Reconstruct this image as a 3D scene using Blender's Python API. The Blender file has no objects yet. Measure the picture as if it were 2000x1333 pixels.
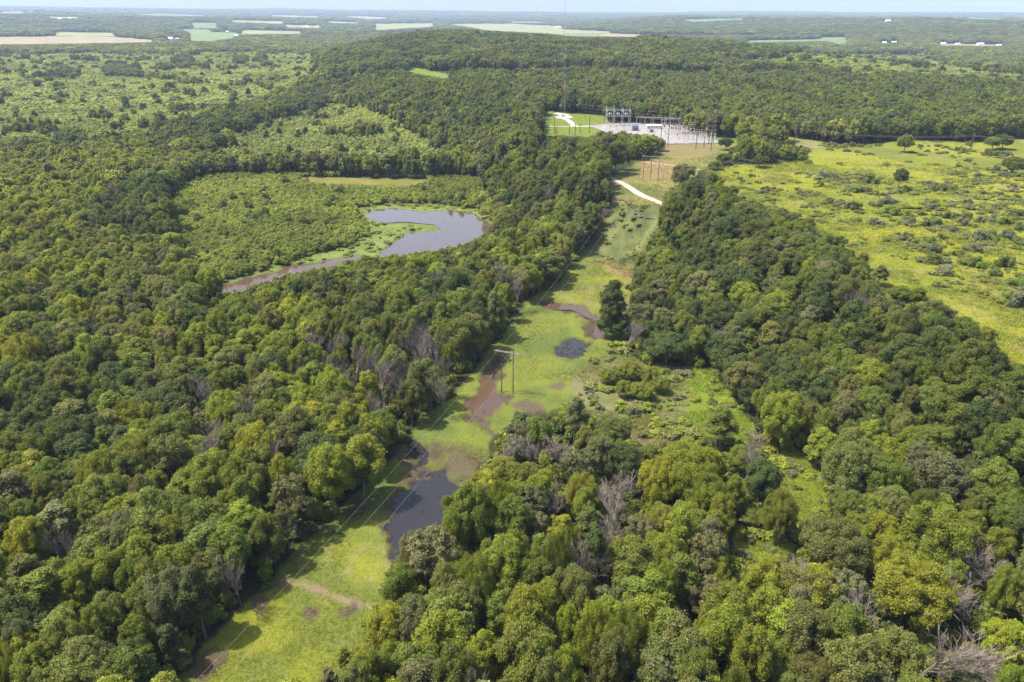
import bpy, math
import numpy as np
from mathutils import Matrix, Vector

# ------------------------------------------------------------------ camera, world, sun, exposure
scene = bpy.context.scene
F = 1450.0                      # focal length in pixels of a 2000 px wide frame
CAMZ = 122.0
PITCH = math.atan((666.5 - 22.0) / F)
ROLL = 0.0045
C0 = np.array([0.0, 0.0, CAMZ])
_fw = np.array([0, math.cos(PITCH), -math.sin(PITCH)])
_up0 = np.array([0, math.sin(PITCH), math.cos(PITCH)])
_rt0 = np.array([1.0, 0, 0])
RT = _rt0 * math.cos(ROLL) + _up0 * math.sin(ROLL)
UP = -_rt0 * math.sin(ROLL) + _up0 * math.cos(ROLL)
FW = _fw
cam_d = bpy.data.cameras.new('camera')
cam_d.sensor_width = 36.0
cam_d.lens = 36.0 * F / 2000.0
cam_d.clip_start = 1.0
cam_d.clip_end = 120000.0
cam = bpy.data.objects.new('camera', cam_d)
scene.collection.objects.link(cam)
cam.matrix_world = Matrix(((RT[0], UP[0], -FW[0], C0[0]), (RT[1], UP[1], -FW[1], C0[1]),
                           (RT[2], UP[2], -FW[2], C0[2]), (0, 0, 0, 1)))
scene.camera = cam

SUN_EL = math.radians(60)
SUN_AZ = math.radians(-92)       # measured from +Y towards +X: left of the view, a little ahead
world = bpy.data.worlds.new("World")
scene.world = world
world.use_nodes = True
wn = world.node_tree.nodes
wl = world.node_tree.links
sky = wn.new('ShaderNodeTexSky')
sky.sky_type = 'NISHITA'
sky.sun_disc = False
sky.sun_elevation = SUN_EL
sky.sun_rotation = SUN_AZ
sky.altitude = 100
sky.air_density = 1.0
sky.dust_density = 3.0
sky.ozone_density = 1.0
wl.new(sky.outputs[0], wn['Background'].inputs[0])
wn['Background'].inputs[1].default_value = 0.15
sun_d = bpy.data.lights.new('sun', 'SUN')
sun_d.energy = 4.2
sun_d.angle = math.radians(0.5)
sun_d.color = (1.0, 0.93, 0.81)
sun = bpy.data.objects.new('sun', sun_d)
scene.collection.objects.link(sun)
_sd = Vector((math.sin(SUN_AZ) * math.cos(SUN_EL), math.cos(SUN_AZ) * math.cos(SUN_EL), math.sin(SUN_EL)))
sun.rotation_euler = _sd.to_track_quat('Z', 'Y').to_euler()

scene.view_settings.view_transform = 'Standard'
scene.view_settings.look = 'None'
scene.view_settings.exposure = 1.25
scene.view_settings.gamma = 1.0
cy = scene.cycles
cy.max_bounces = 5
cy.diffuse_bounces = 3
cy.glossy_bounces = 2
cy.transmission_bounces = 2
cy.transparent_max_bounces = 4
cy.volume_bounces = 0
cy.use_denoising = True
cy.denoiser = 'OPENIMAGEDENOISE'
cy.denoising_input_passes = 'RGB_ALBEDO_NORMAL'
cy.denoising_prefilter = 'NONE'
cy.use_adaptive_sampling = True
cy.adaptive_threshold = 0.02

COL = scene.collection
rng = np.random.default_rng(11)


def V2(x):
    return np.asarray(x, float)


# ------------------------------------------------------------------ noise
def _hash(ix, iy, seed):
    h = (ix.astype(np.int64) * 374761393 + iy.astype(np.int64) * 668265263 + seed * 974634777) & 0xffffffff
    h = ((h ^ (h >> 13)) * 1274126177) & 0xffffffff
    h = h ^ (h >> 16)
    return (h & 0xffffff) / float(0xffffff)


def vnoise(x, y, s, seed=0):
    x = np.asarray(x, float) / s
    y = np.asarray(y, float) / s
    ix = np.floor(x)
    iy = np.floor(y)
    fx = x - ix
    fy = y - iy
    fx = fx * fx * (3 - 2 * fx)
    fy = fy * fy * (3 - 2 * fy)
    a = _hash(ix, iy, seed)
    b = _hash(ix + 1, iy, seed)
    c = _hash(ix, iy + 1, seed)
    d = _hash(ix + 1, iy + 1, seed)
    return (a * (1 - fx) + b * fx) * (1 - fy) + (c * (1 - fx) + d * fx) * fy


def fbm(x, y, s, seed=0, o=4):
    t = 0
    a = 1.0
    n = 0
    for k in range(o):
        t = t + a * vnoise(x, y, s / 2 ** k, seed + 17 * k)
        n += a
        a *= 0.55
    return t / n


def sstep(a, b, x):
    t = np.clip((x - a) / (b - a), 0, 1)
    return t * t * (3 - 2 * t)


def inpoly(P, x, y):
    P = np.asarray(P, float)
    x = np.asarray(x, float)
    r = np.zeros(x.shape, bool)
    k = (x >= P[:, 0].min()) & (x <= P[:, 0].max()) & (y >= P[:, 1].min()) & (y <= P[:, 1].max())
    if k.mean() < 0.7 and x.size > 50:
        if k.any():
            r[k] = _inpoly(P, x[k], y[k])
        return r
    return _inpoly(P, x, y)


def _inpoly(P, x, y):
    r = np.zeros(x.shape, bool)
    n = len(P)
    for i in range(n):
        x0, y0 = P[i]
        x1, y1 = P[(i + 1) % n]
        if y0 == y1:
            continue
        c = ((y0 > y) != (y1 > y)) & (x < (x1 - x0) * (y - y0) / (y1 - y0) + x0)
        r ^= c
    return r


def polydist(P, x, y, closed=True):
    P = np.asarray(P, float)
    d = np.full(np.shape(x), 1e18)
    n = len(P)
    for i in range(n if closed else n - 1):
        a = P[i]
        b = P[(i + 1) % n]
        ab = b - a
        L = ab @ ab
        t = np.clip(((x - a[0]) * ab[0] + (y - a[1]) * ab[1]) / max(L, 1e-9), 0, 1)
        d = np.minimum(d, (x - a[0] - t * ab[0]) ** 2 + (y - a[1] - t * ab[1]) ** 2)
    return np.sqrt(d)


def sdist(P, x, y):
    d = polydist(P, x, y)
    return np.where(inpoly(P, x, y), d, -d)


# ------------------------------------------------------------------ terrain
PLATEAU = [(240, -400), (175, 0), (150, 100), (118, 190), (98, 240), (88, 300), (84, 350), (72, 396), (48, 412), (26, 424), (6, 452), (-8, 500),
           (-10, 580), (-28, 680), (-80, 790), (-160, 900), (-235, 1040), (-320, 1260), (-420, 1600), (-470, 1950),
           (-430, 2350), (-150, 2620), (250, 2500), (560, 2150), (700, 1750), (900, 1400), (1300, 1180), (2600, 1050),
           (4000, 900), (4000, -400)]


def height(x, y):
    x = np.asarray(x, float)
    y = np.asarray(y, float)
    sd = sdist(PLATEAU, x, y)
    far = sstep(500, 1100, y)
    w = 21 + 55 * far
    h = 22.5 * sstep(-1, 1, sd / w)
    m = sstep(-0.5, 1.5, sd / (w * 2.2))
    ridge = 38 * np.exp(-(((x + 120) / 420) ** 2 + ((y - 1900) / 560) ** 2)) + 20 * np.exp(-(((x - 450) / 420) ** 2 + ((y - 1750) / 480) ** 2))
    h = h + m * ridge
    if np.size(far) and np.max(far) > 0:
        h = h + m * (fbm(x, y, 260, 5, 3) - 0.5) * 13 * far
    r = np.hypot(x, y)
    az = x / np.maximum(y, 1)
    az = np.where(y > 100, az, 3)
    if x.size and r.max() < 3000:
        return h
    # far hills
    n1 = fbm(x, y, 2600, 3, 4)
    left = sstep(0.02, -0.62, az)
    right = sstep(0.02, 0.22, az)
    base = sstep(6500, 17000, r) * (52 + 88 * n1)
    mid = right * sstep(3400, 6200, r + 900 * (n1 - .5)) * (30 + 62 * n1)
    midl = left * sstep(5200, 7600, r) * (28 + 70 * fbm(x, y, 1800, 8, 3))
    h = h + np.maximum(base, np.maximum(mid, midl)) * np.where(y > 100, 1, sstep(3000, 6000, r))
    h = h + left * 36 * sstep(11000, 20000, r)
    return h


def ray(px, py):
    px = np.asarray(px, float)
    py = np.asarray(py, float)
    u = (px - 1000.0) / F
    v = (py - 666.5) / F
    return FW[None, :] + u[:, None] * RT[None, :] - v[:, None] * UP[None, :]


def unproject(px, py, dz=0.0):
    """pixel of the photograph -> point on the ground (lifted by dz)"""
    px = np.atleast_1d(np.asarray(px, float))
    py = np.atleast_1d(np.asarray(py, float))
    d = ray(px, py)
    d = d / np.linalg.norm(d, axis=1)[:, None]
    t0 = np.full(px.shape, 60.0)
    t = t0.copy()
    hit = np.zeros(px.shape, bool)
    prev = t.copy()
    for k in range(900):
        p = C0 + d * t[:, None]
        below = p[:, 2] < height(p[:, 0], p[:, 1]) + dz
        hit |= below
        prev = np.where(hit, prev, t)
        t = np.where(hit, t, t * 1.025)
        if hit.all() or t[~hit].min() > 60000:
            break
    lo = prev.copy()
    hi = t.copy()
    for k in range(25):
        m = (lo + hi) / 2
        p = C0 + d * m[:, None]
        b = p[:, 2] < height(p[:, 0], p[:, 1]) + dz
        hi = np.where(b, m, hi)
        lo = np.where(b, lo, m)
    return C0 + d * hi[:, None]


def project(P):
    P = np.asarray(P, float) - C0
    z = P @ FW
    z = np.where(z < 1, 1e-3, z)
    return 1000 + F * (P @ RT) / z, 666.5 - F * (P @ UP) / z, z


def gp(px, py, dz=0.0):
    return unproject([px], [py], dz)[0]


def world_poly(pts, dz=0.0):
    a = np.array(pts, float)
    return unproject(a[:, 0], a[:, 1], dz)


# ------------------------------------------------------------------ zones, traced as ground outlines
STRIP = [(330, 1345), (385, 1290), (430, 1240), (480, 1180), (530, 1120), (590, 1060), (640, 1020), (700, 960), (745, 920), (775, 880),
         (800, 860), (822, 815), (850, 800), (885, 775), (905, 745), (935, 705), (965, 675), (985, 650), (1005, 620),
         (1022, 590), (1045, 575), (1075, 562), (1100, 535), (1125, 505), (1150, 480), (1172, 445), (1192, 405), (1200, 385), (1190, 347), (1205, 340),
         (1222, 330), (1250, 312), (1300, 296), (1298, 275), (1270, 262), (1212, 258), (1180, 255), (1150, 268), (1120, 264),
         (1090, 264), (1060, 268), (1064, 240), (1058, 216), (1100, 221), (1180, 226), (1190, 240), (1330, 245), (1350, 262),
         (1440, 272), (1440, 285), (1405, 312), (1378, 330), (1345, 350), (1310, 370), (1292, 395), (1285, 430), (1268, 470), (1245, 500),
         (1236, 540), (1228, 580), (1222, 650), (1226, 690), (1260, 715), (1330, 712), (1365, 720), (1400, 722), (1440, 785),
         (1472, 830), (1470, 870), (1430, 850), (1390, 860), (1345, 850), (1300, 875), (1240, 865), (1150, 805), (1110, 790),
         (1060, 812), (1010, 808), (985, 835), (965, 855), (950, 885), (905, 960), (885, 975), (872, 1000), (860, 1035),
         (800, 1045), (772, 1080), (757, 1110), (742, 1150), (722, 1190), (700, 1240), (640, 1280), (612, 1345)]
MEADOW = [(1395, 335), (1440, 320), (1500, 322), (1560, 312), (1590, 290), (1480, 262), (1540, 268), (1650, 284), (1770, 275), (1900, 278), (2100, 262),
          (2300, 760), (2010, 715), (1957, 700), (1942, 662), (1900, 640), (1850, 618), (1790, 600), (1742, 585), (1702, 530), (1662, 495),
          (1620, 465), (1560, 425), (1480, 398), (1430, 378), (1410, 350)]
PONDZONE = [(700, 408), (760, 398), (860, 400), (930, 410), (962, 430), (955, 452), (925, 470), (890, 480), (850, 488),
            (800, 494), (745, 500), (700, 500), (655, 517), (600, 525), (530, 542), (470, 563), (395, 582), (380, 575), (460, 545),
            (560, 518), (640, 492), (690, 480), (730, 455), (722, 435), (710, 420)]
GLADE = [(1495, 872), (1560, 885), (1602, 918), (1610, 965), (1606, 1005), (1575, 1014), (1545, 1000), (1515, 950)]
VERGE = [(722, 1190), (742, 1150), (800, 1120), (800, 1200), (740, 1345), (612, 1345), (640, 1280), (700, 1240)]
GLADE2 = [(1440, 1030), (1490, 1010), (1560, 1060), (1540, 1095), (1440, 1100)]
GOLD = [(590, 346), (700, 347), (840, 351), (800, 362), (700, 360), (600, 356)]
LAWN2 = [(795, 131), (815, 133), (888, 148), (870, 154), (795, 140)]
MARSH = [(372, 358), (420, 346), (600, 344), (840, 350), (935, 352), (950, 385), (985, 420), (960, 445), (955, 470), (700, 520), (560, 540),
         (395, 580), (340, 560), (345, 505), (335, 450), (330, 400)]
YOUNG_L = [(-300, 112), (0, 110), (300, 112), (480, 105), (620, 112), (640, 150), (560, 200), (470, 235), (300, 290), (200, 300), (0, 318), (-400, 330)]
YOUNG_B = [(375, 338), (430, 298), (480, 268), (560, 240), (620, 215), (700, 212), (760, 245), (800, 270), (900, 302), (935, 335), (840, 346), (600, 342)]
YOUNG_R = [(1440, 130), (1560, 112), (1660, 108), (1800, 108), (1860, 140), (2010, 160), (2040, 185), (1900, 178), (1750, 160), (1700, 168), (1600, 150), (1480, 140)]
FIELDS = [
    ([(-200, 74), (0, 73), (160, 71), (225, 73), (300, 79), (300, 83), (225, 85), (0, 88), (-200, 90)], 'tan'),
    ([(108, 63), (224, 65), (224, 72), (108, 71)], 'straw'),
    ([(350, 58), (410, 58), (412, 63), (465, 65), (455, 75), (410, 82), (371, 81), (371, 66)], 'green'),
    ([(375, 45), (423, 45), (423, 56), (378, 56)], 'green'),
    ([(472, 59), (588, 62), (588, 67), (472, 68)], 'straw'),
    ([(451, 40), (553, 42), (553, 47), (455, 44)], 'straw'),
    ([(556, 49), (626, 51), (626, 56), (560, 54)], 'tan'),
    ([(732, 47), (846, 46), (846, 53), (734, 60)], 'straw'),
    ([(878, 47), (1000, 47), (1098, 52), (1101, 58), (1192, 62), (1192, 66), (1063, 66), (951, 60)], 'straw'),
    ([(1063, 66), (1189, 66), (1150, 72), (1110, 71)], 'green'),
    ([(1189, 66), (1250, 68), (1250, 73), (1150, 72)], 'tan'),
    ([(1457, 80), (1590, 78), (1608, 74), (1653, 74), (1653, 86), (1636, 87), (1615, 81), (1457, 84)], 'green'),
    ([(1328, 39), (1450, 36), (1450, 39), (1352, 43)], 'green'),
    ([(1390, 104), (1450, 107), (1440, 110), (1395, 108)], 'green'),
]
HOUSE_PX = [(118, 38), (137, 37), (60, 25), (332, 79), (347, 78), (444, 63), (462, 71), (941, 71), (816, 127), (1734, 43), (1727, 85), (1746, 84), (1842, 87), (1870, 88), (1914, 89), (1951, 90)]
HOUSE_OPEN = [[(a - 7, b - 3.5), (a + 7, b - 3.5), (a + 7, b + 1), (a - 7, b + 1)] for a, b in HOUSE_PX]
FIELDS += [([(0, 24), (45, 23), (45, 26), (0, 27)], 'straw'), ([(262, 28), (320, 27), (400, 30), (400, 32), (300, 31)], 'green'), ([(530, 30), (620, 32), (620, 34.5), (530, 33)], 'straw'),
           ([(671, 32), (755, 34), (755, 37), (716, 38)], 'tan'), ([(640, 42), (700, 44), (700, 46.5), (640, 45)], 'straw'), ([(1890, 35), (1960, 37), (1960, 39), (1890, 38)], 'green'),
           ([(90, 33), (160, 34), (150, 37), (100, 36)], 'straw'), ([(1000, 42), (1060, 43), (1060, 45), (1000, 45)], 'green'), ([(1830, 86), (1960, 88), (1960, 91), (1840, 90)], 'tan')]
_rr = np.random.default_rng(77)


def ragged(P):
    out = []
    for (ax, ay), (bx_, by_) in zip(P, P[1:] + P[:1]):
        n_ = max(1, int(abs(bx_ - ax) / 9))
        for i in range(n_):
            t = i / n_
            out.append((ax + (bx_ - ax) * t + (_rr.uniform(-2.5, 2.5) if i else 0), ay + (by_ - ay) * t + (_rr.uniform(-.5, .5) if i else 0)))
    return out


FIELDS = [(ragged(p), k) for p, k in FIELDS]
_m = []
for (ax, ay), (bx_, by_) in zip(MEADOW, MEADOW[1:] + MEADOW[:1]):
    n_ = max(1, int(math.hypot(bx_ - ax, by_ - ay) / 16)) if 300 < ay < 720 and ax < 2050 else 1
    for i in range(n_):
        t = i / n_
        w_ = 1 if 340 < ay < 710 and ax < 2000 else 0
        _m.append((ax + (bx_ - ax) * t + _rr.uniform(-9, 9) * w_, ay + (by_ - ay) * t + _rr.uniform(-9, 5) * w_))
MEADOW = _m
OPEN = HOUSE_OPEN + [STRIP, MEADOW, PONDZONE, GLADE, GLADE2, GOLD, LAWN2] + [f[0] for f in FIELDS]
POND_W = [(715, 415), (740, 409), (770, 407), (830, 415), (880, 410), (925, 418), (955, 435), (957, 452), (930, 468), (895, 480), (860, 490),
          (800, 498), (760, 500), (745, 495), (765, 478), (790, 462), (800, 452), (848, 450), (838, 443), (800, 437), (760, 438), (725, 430)]
CHANNEL_W = [(395, 578), (415, 566), (470, 547), (520, 536), (535, 536), (575, 521), (620, 515), (655, 508), (700, 500), (700, 515), (640, 533),
             (560, 545), (480, 570), (420, 590)]
CREEK_W = [[(600, 345), (605, 352), (600, 362), (594, 356)], [(570, 418), (580, 418), (606, 440), (600, 445), (580, 432)],
           [(625, 460), (660, 458), (645, 466), (640, 480), (635, 495), (628, 478)], [(545, 505), (552, 505), (572, 530), (562, 530)]]
STRIP_W = [[(1050, 590), (1075, 585), (1110, 597), (1160, 612), (1178, 635), (1168, 662), (1152, 650), (1150, 625), (1120, 612), (1078, 608)],
           [(1090, 680), (1120, 665), (1150, 672), (1140, 690), (1110, 697), (1093, 692)],
           [(975, 700), (965, 715), (950, 740), (930, 765), (922, 790), (918, 820), (940, 840), (962, 852), (970, 845), (958, 815), (962, 800), (985, 780), (965, 772), (960, 750), (968, 725), (980, 705)],
           [(790, 878), (800, 868), (830, 872), (850, 885), (830, 900), (795, 898)],
           [(800, 940), (830, 928), (862, 926), (880, 945), (885, 960), (890, 990), (880, 1035), (820, 1045), (780, 1090), (762, 1092), (775, 1060), (770, 1030), (785, 1005), (790, 970)]]
print('world polys')
W_WATER = [(world_poly(p)[:, :2]) for p in [POND_W, CHANNEL_W] + CREEK_W + STRIP_W]
W_STRIP = world_poly(STRIP)[:, :2]


def wobble(x, y):
    return ((fbm(x, y, 8.0, 131, 4) - 0.5) * 10.0 + (fbm(x, y, 3.0, 137, 3) - .5) * 5.0) * (0.25 + 0.75 * sstep(430, 330, y)) + 0.3


def water_sd(x, y):
    s = np.full(np.shape(x), -1e9)
    s[:] = -60.0
    for P in W_WATER:
        k = (x > P[:, 0].min() - 25) & (x < P[:, 0].max() + 25) & (y > P[:, 1].min() - 25) & (y < P[:, 1].max() + 25)
        if k.any():
            s[k] = np.maximum(s[k], sdist(P, x[k], y[k]))
    return s


# ------------------------------------------------------------------ material helpers
def new_mat(name):
    m = bpy.data.materials.new(name)
    m.use_nodes = True
    nt = m.node_tree
    nt.nodes.clear()
    out = nt.nodes.new('ShaderNodeOutputMaterial')
    return m, nt, out


def N(nt, t, **kw):
    n = nt.nodes.new(t)
    for k, v in kw.items():
        setattr(n, k, v)
    return n


def simple(name, col, rough=0.7, metal=0.0, noise=0.0, scale=2.0, bump=0.0):
    m, nt, out = new_mat(name)
    p = N(nt, 'ShaderNodeBsdfPrincipled')
    p.inputs['Roughness'].default_value = rough
    p.inputs['Metallic'].default_value = metal
    p.inputs['Base Color'].default_value = (*col, 1)
    if noise:
        tc = N(nt, 'ShaderNodeTexCoord')
        no = N(nt, 'ShaderNodeTexNoise')
        no.inputs['Scale'].default_value = scale
        no.inputs['Detail'].default_value = 6
        nt.links.new(tc.outputs['Object'], no.inputs['Vector'])
        mr = N(nt, 'ShaderNodeMapRange')
        mr.inputs['From Min'].default_value = 0.3
        mr.inputs['From Max'].default_value = 0.7
        mr.inputs['To Min'].default_value = 1 - noise
        mr.inputs['To Max'].default_value = 1 + noise
        nt.links.new(no.outputs[0], mr.inputs['Value'])
        mx = N(nt, 'ShaderNodeVectorMath', operation='SCALE')
        mx.inputs[0].default_value = col
        nt.links.new(mr.outputs[0], mx.inputs['Scale'])
        nt.links.new(mx.outputs[0], p.inputs['Base Color'])
        if bump:
            b = N(nt, 'ShaderNodeBump')
            b.inputs['Strength'].default_value = bump
            nt.links.new(no.outputs[0], b.inputs['Height'])
            nt.links.new(b.outputs[0], p.inputs['Normal'])
    nt.links.new(p.outputs[0], out.inputs['Surface'])
    return m


def leaf_material():
    m, nt, out = new_mat('leaves')
    at = N(nt, 'ShaderNodeAttribute', attribute_type='INSTANCER', attribute_name='tint')
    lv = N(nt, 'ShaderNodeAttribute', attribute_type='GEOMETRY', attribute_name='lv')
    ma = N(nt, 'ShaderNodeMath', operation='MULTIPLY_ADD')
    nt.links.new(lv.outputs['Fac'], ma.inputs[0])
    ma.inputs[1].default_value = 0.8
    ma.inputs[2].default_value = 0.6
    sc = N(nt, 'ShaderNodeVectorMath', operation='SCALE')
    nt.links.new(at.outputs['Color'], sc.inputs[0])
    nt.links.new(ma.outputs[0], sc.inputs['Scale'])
    p = N(nt, 'ShaderNodeBsdfPrincipled')
    p.inputs['Roughness'].default_value = 0.55
    p.inputs['Specular IOR Level'].default_value = 0.25
    nt.links.new(sc.outputs[0], p.inputs['Base Color'])
    tr = N(nt, 'ShaderNodeBsdfTranslucent')
    tm = N(nt, 'ShaderNodeVectorMath', operation='MULTIPLY')
    nt.links.new(sc.outputs[0], tm.inputs[0])
    tm.inputs[1].default_value = (1.5, 1.35, 0.55)
    nt.links.new(tm.outputs[0], tr.inputs['Color'])
    mx = N(nt, 'ShaderNodeMixShader')
    mx.inputs[0].default_value = 0.42
    nt.links.new(p.outputs[0], mx.inputs[1])
    nt.links.new(tr.outputs[0], mx.inputs[2])
    nt.links.new(mx.outputs[0], out.inputs['Surface'])
    return m


M_LEAF = leaf_material()
M_BARK = simple('bark', (0.13, 0.105, 0.085), 0.9, noise=0.35, scale=1.5)
M_DEADBARK = simple('dead_bark', (0.165, 0.132, 0.115), 0.9, noise=0.25, scale=1.5)
M_POLE = simple('creosoted_wood', (0.055, 0.036, 0.026), 0.85, noise=0.3, scale=1.0)
M_ARM = simple('weathered_wood', (0.24, 0.21, 0.18), 0.8, noise=0.2, scale=1.0)
M_STEEL = simple('galvanised_steel', (0.48, 0.48, 0.47), 0.6, 0.1, noise=0.1)
M_RUST = simple('brown_insulator', (0.20, 0.075, 0.045), 0.35)
M_CABLE = simple('aluminium_cable', (0.32, 0.30, 0.24), 0.6, 0.0)
M_WHITE = simple('white_paint', (0.78, 0.78, 0.74), 0.5, noise=0.05)
M_BEIGE = simple('beige_cladding', (0.55, 0.54, 0.42), 0.6, noise=0.06)
M_BLUEGREY = simple('blue_grey_paint', (0.22, 0.25, 0.32), 0.45, noise=0.1)
M_DARK = simple('dark_glass', (0.03, 0.035, 0.04), 0.2)
M_REDP = simple('red_paint', (0.30, 0.09, 0.06), 0.6)
M_ROOF = simple('grey_roof', (0.30, 0.29, 0.28), 0.7, noise=0.1)


# ------------------------------------------------------------------ mesh helpers
def make_mesh(name, v, f, mats, fmat=None, attrs=None, smooth=False):
    """v (n,3), f (m,k) int array or list of tuples"""
    me = bpy.data.meshes.new(name)
    v = np.asarray(v, np.float32)
    if isinstance(f, np.ndarray):
        k = f.shape[1]
        me.vertices.add(len(v))
        me.vertices.foreach_set('co', v.ravel())
        me.loops.add(f.size)
        me.loops.foreach_set('vertex_index', f.astype(np.int32).ravel())
        me.polygons.add(len(f))
        me.polygons.foreach_set('loop_start', np.arange(0, f.size, k, dtype=np.int32))
        me.polygons.foreach_set('loop_total', np.full(len(f), k, dtype=np.int32))
        me.update(calc_edges=True)
    else:
        me.from_pydata([tuple(map(float, p)) for p in v], [], [tuple(int(i) for i in q) for q in f])
    for m in mats:
        me.materials.append(m)
    if fmat is not None:
        me.polygons.foreach_set('material_index', np.asarray(fmat, np.int32))
    me.polygons.foreach_set('use_smooth', np.full(len(me.polygons), smooth))
    for an, (dom, typ, arr) in (attrs or {}).items():
        a = me.attributes.new(an, typ, dom)
        a.data.foreach_set('color' if typ == 'FLOAT_COLOR' else 'value', np.ascontiguousarray(arr).ravel())
    me.update()
    return me


def link(name, me, parent=None, loc=None, rotz=None):
    o = bpy.data.objects.new(name, me)
    COL.objects.link(o)
    if parent is not None:
        o.parent = parent
    if loc is not None:
        o.location = loc
    if rotz is not None:
        o.rotation_euler = (0, 0, rotz)
    return o


def tag(o, label=None, cat=None, group=None, kind=None):
    if label:
        o['label'] = label
    if cat:
        o['category'] = cat
    if group:
        o['group'] = group
    if kind:
        o['kind'] = kind
    return o


class MB:
    """collects simple solids into one mesh"""

    def __init__(self):
        self.v = []
        self.f = []

    def add(self, v, f):
        b = len(self.v)
        self.v += [tuple(p) for p in v]
        self.f += [tuple(i + b for i in q) for q in f]

    def box(self, c, s, rz=0.0):
        x, y, z = s[0] / 2, s[1] / 2, s[2] / 2
        co, si = math.cos(rz), math.sin(rz)
        v = []
        for dz in (-z, z):
            for dx, dy in ((-x, -y), (x, -y), (x, y), (-x, y)):
                v.append((c[0] + dx * co - dy * si, c[1] + dx * si + dy * co, c[2] + dz))
        self.add(v, [(3, 2, 1, 0), (4, 5, 6, 7), (0, 1, 5, 4), (1, 2, 6, 5), (2, 3, 7, 6), (3, 0, 4, 7)])
        return self

    def tube(self, a, b, r0, r1=None, n=6, cap=True):
        r1 = r0 if r1 is None else r1
        a = Vector(a)
        b = Vector(b)
        d = (b - a)
        if d.length < 1e-6:
            return self
        d.normalize()
        u = d.orthogonal().normalized()
        w = d.cross(u)
        v = []
        for p, r in ((a, r0), (b, r1)):
            for k in range(n):
                t = 2 * math.pi * k / n
                v.append(p + u * (r * math.cos(t)) + w * (r * math.sin(t)))
        f = [(k, (k + 1) % n, n + (k + 1) % n, n + k) for k in range(n)]
        if cap:
            f += [tuple(range(n - 1, -1, -1)), tuple(range(n, 2 * n))]
        self.add(v, f)
        return self

    def path(self, pts, radii, n=5):
        base = len(self.v)
        m = len(pts)
        P = [Vector(p) for p in pts]
        u = None
        for i in range(m):
            d = (P[min(i + 1, m - 1)] - P[max(i - 1, 0)]).normalized()
            if u is None:
                u = d.orthogonal().normalized()
            u = (u - d * u.dot(d)).normalized()
            w = d.cross(u)
            r = radii[i] if hasattr(radii, '__len__') else radii
            for k in range(n):
                t = 2 * math.pi * k / n
                self.v.append(tuple(P[i] + u * (r * math.cos(t)) + w * (r * math.sin(t))))
        for i in range(m - 1):
            for k in range(n):
                self.f.append((base + i * n + k, base + i * n + (k + 1) % n, base + (i + 1) * n + (k + 1) % n, base + (i + 1) * n + k))
        return self

    def mesh(self, name, mat):
        return make_mesh(name, np.array(self.v), self.f, [mat])

    def build(self, name, mat, parent=None):
        return link(name, self.mesh(name, mat), parent)


def empty(name, loc, rz=0.0):
    o = bpy.data.objects.new(name, None)
    COL.objects.link(o)
    o.location = loc
    o.rotation_euler = (0, 0, rz)
    o.empty_display_size = 0.5
    return o


# ------------------------------------------------------------------ ground sheet
print('ground')


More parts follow.
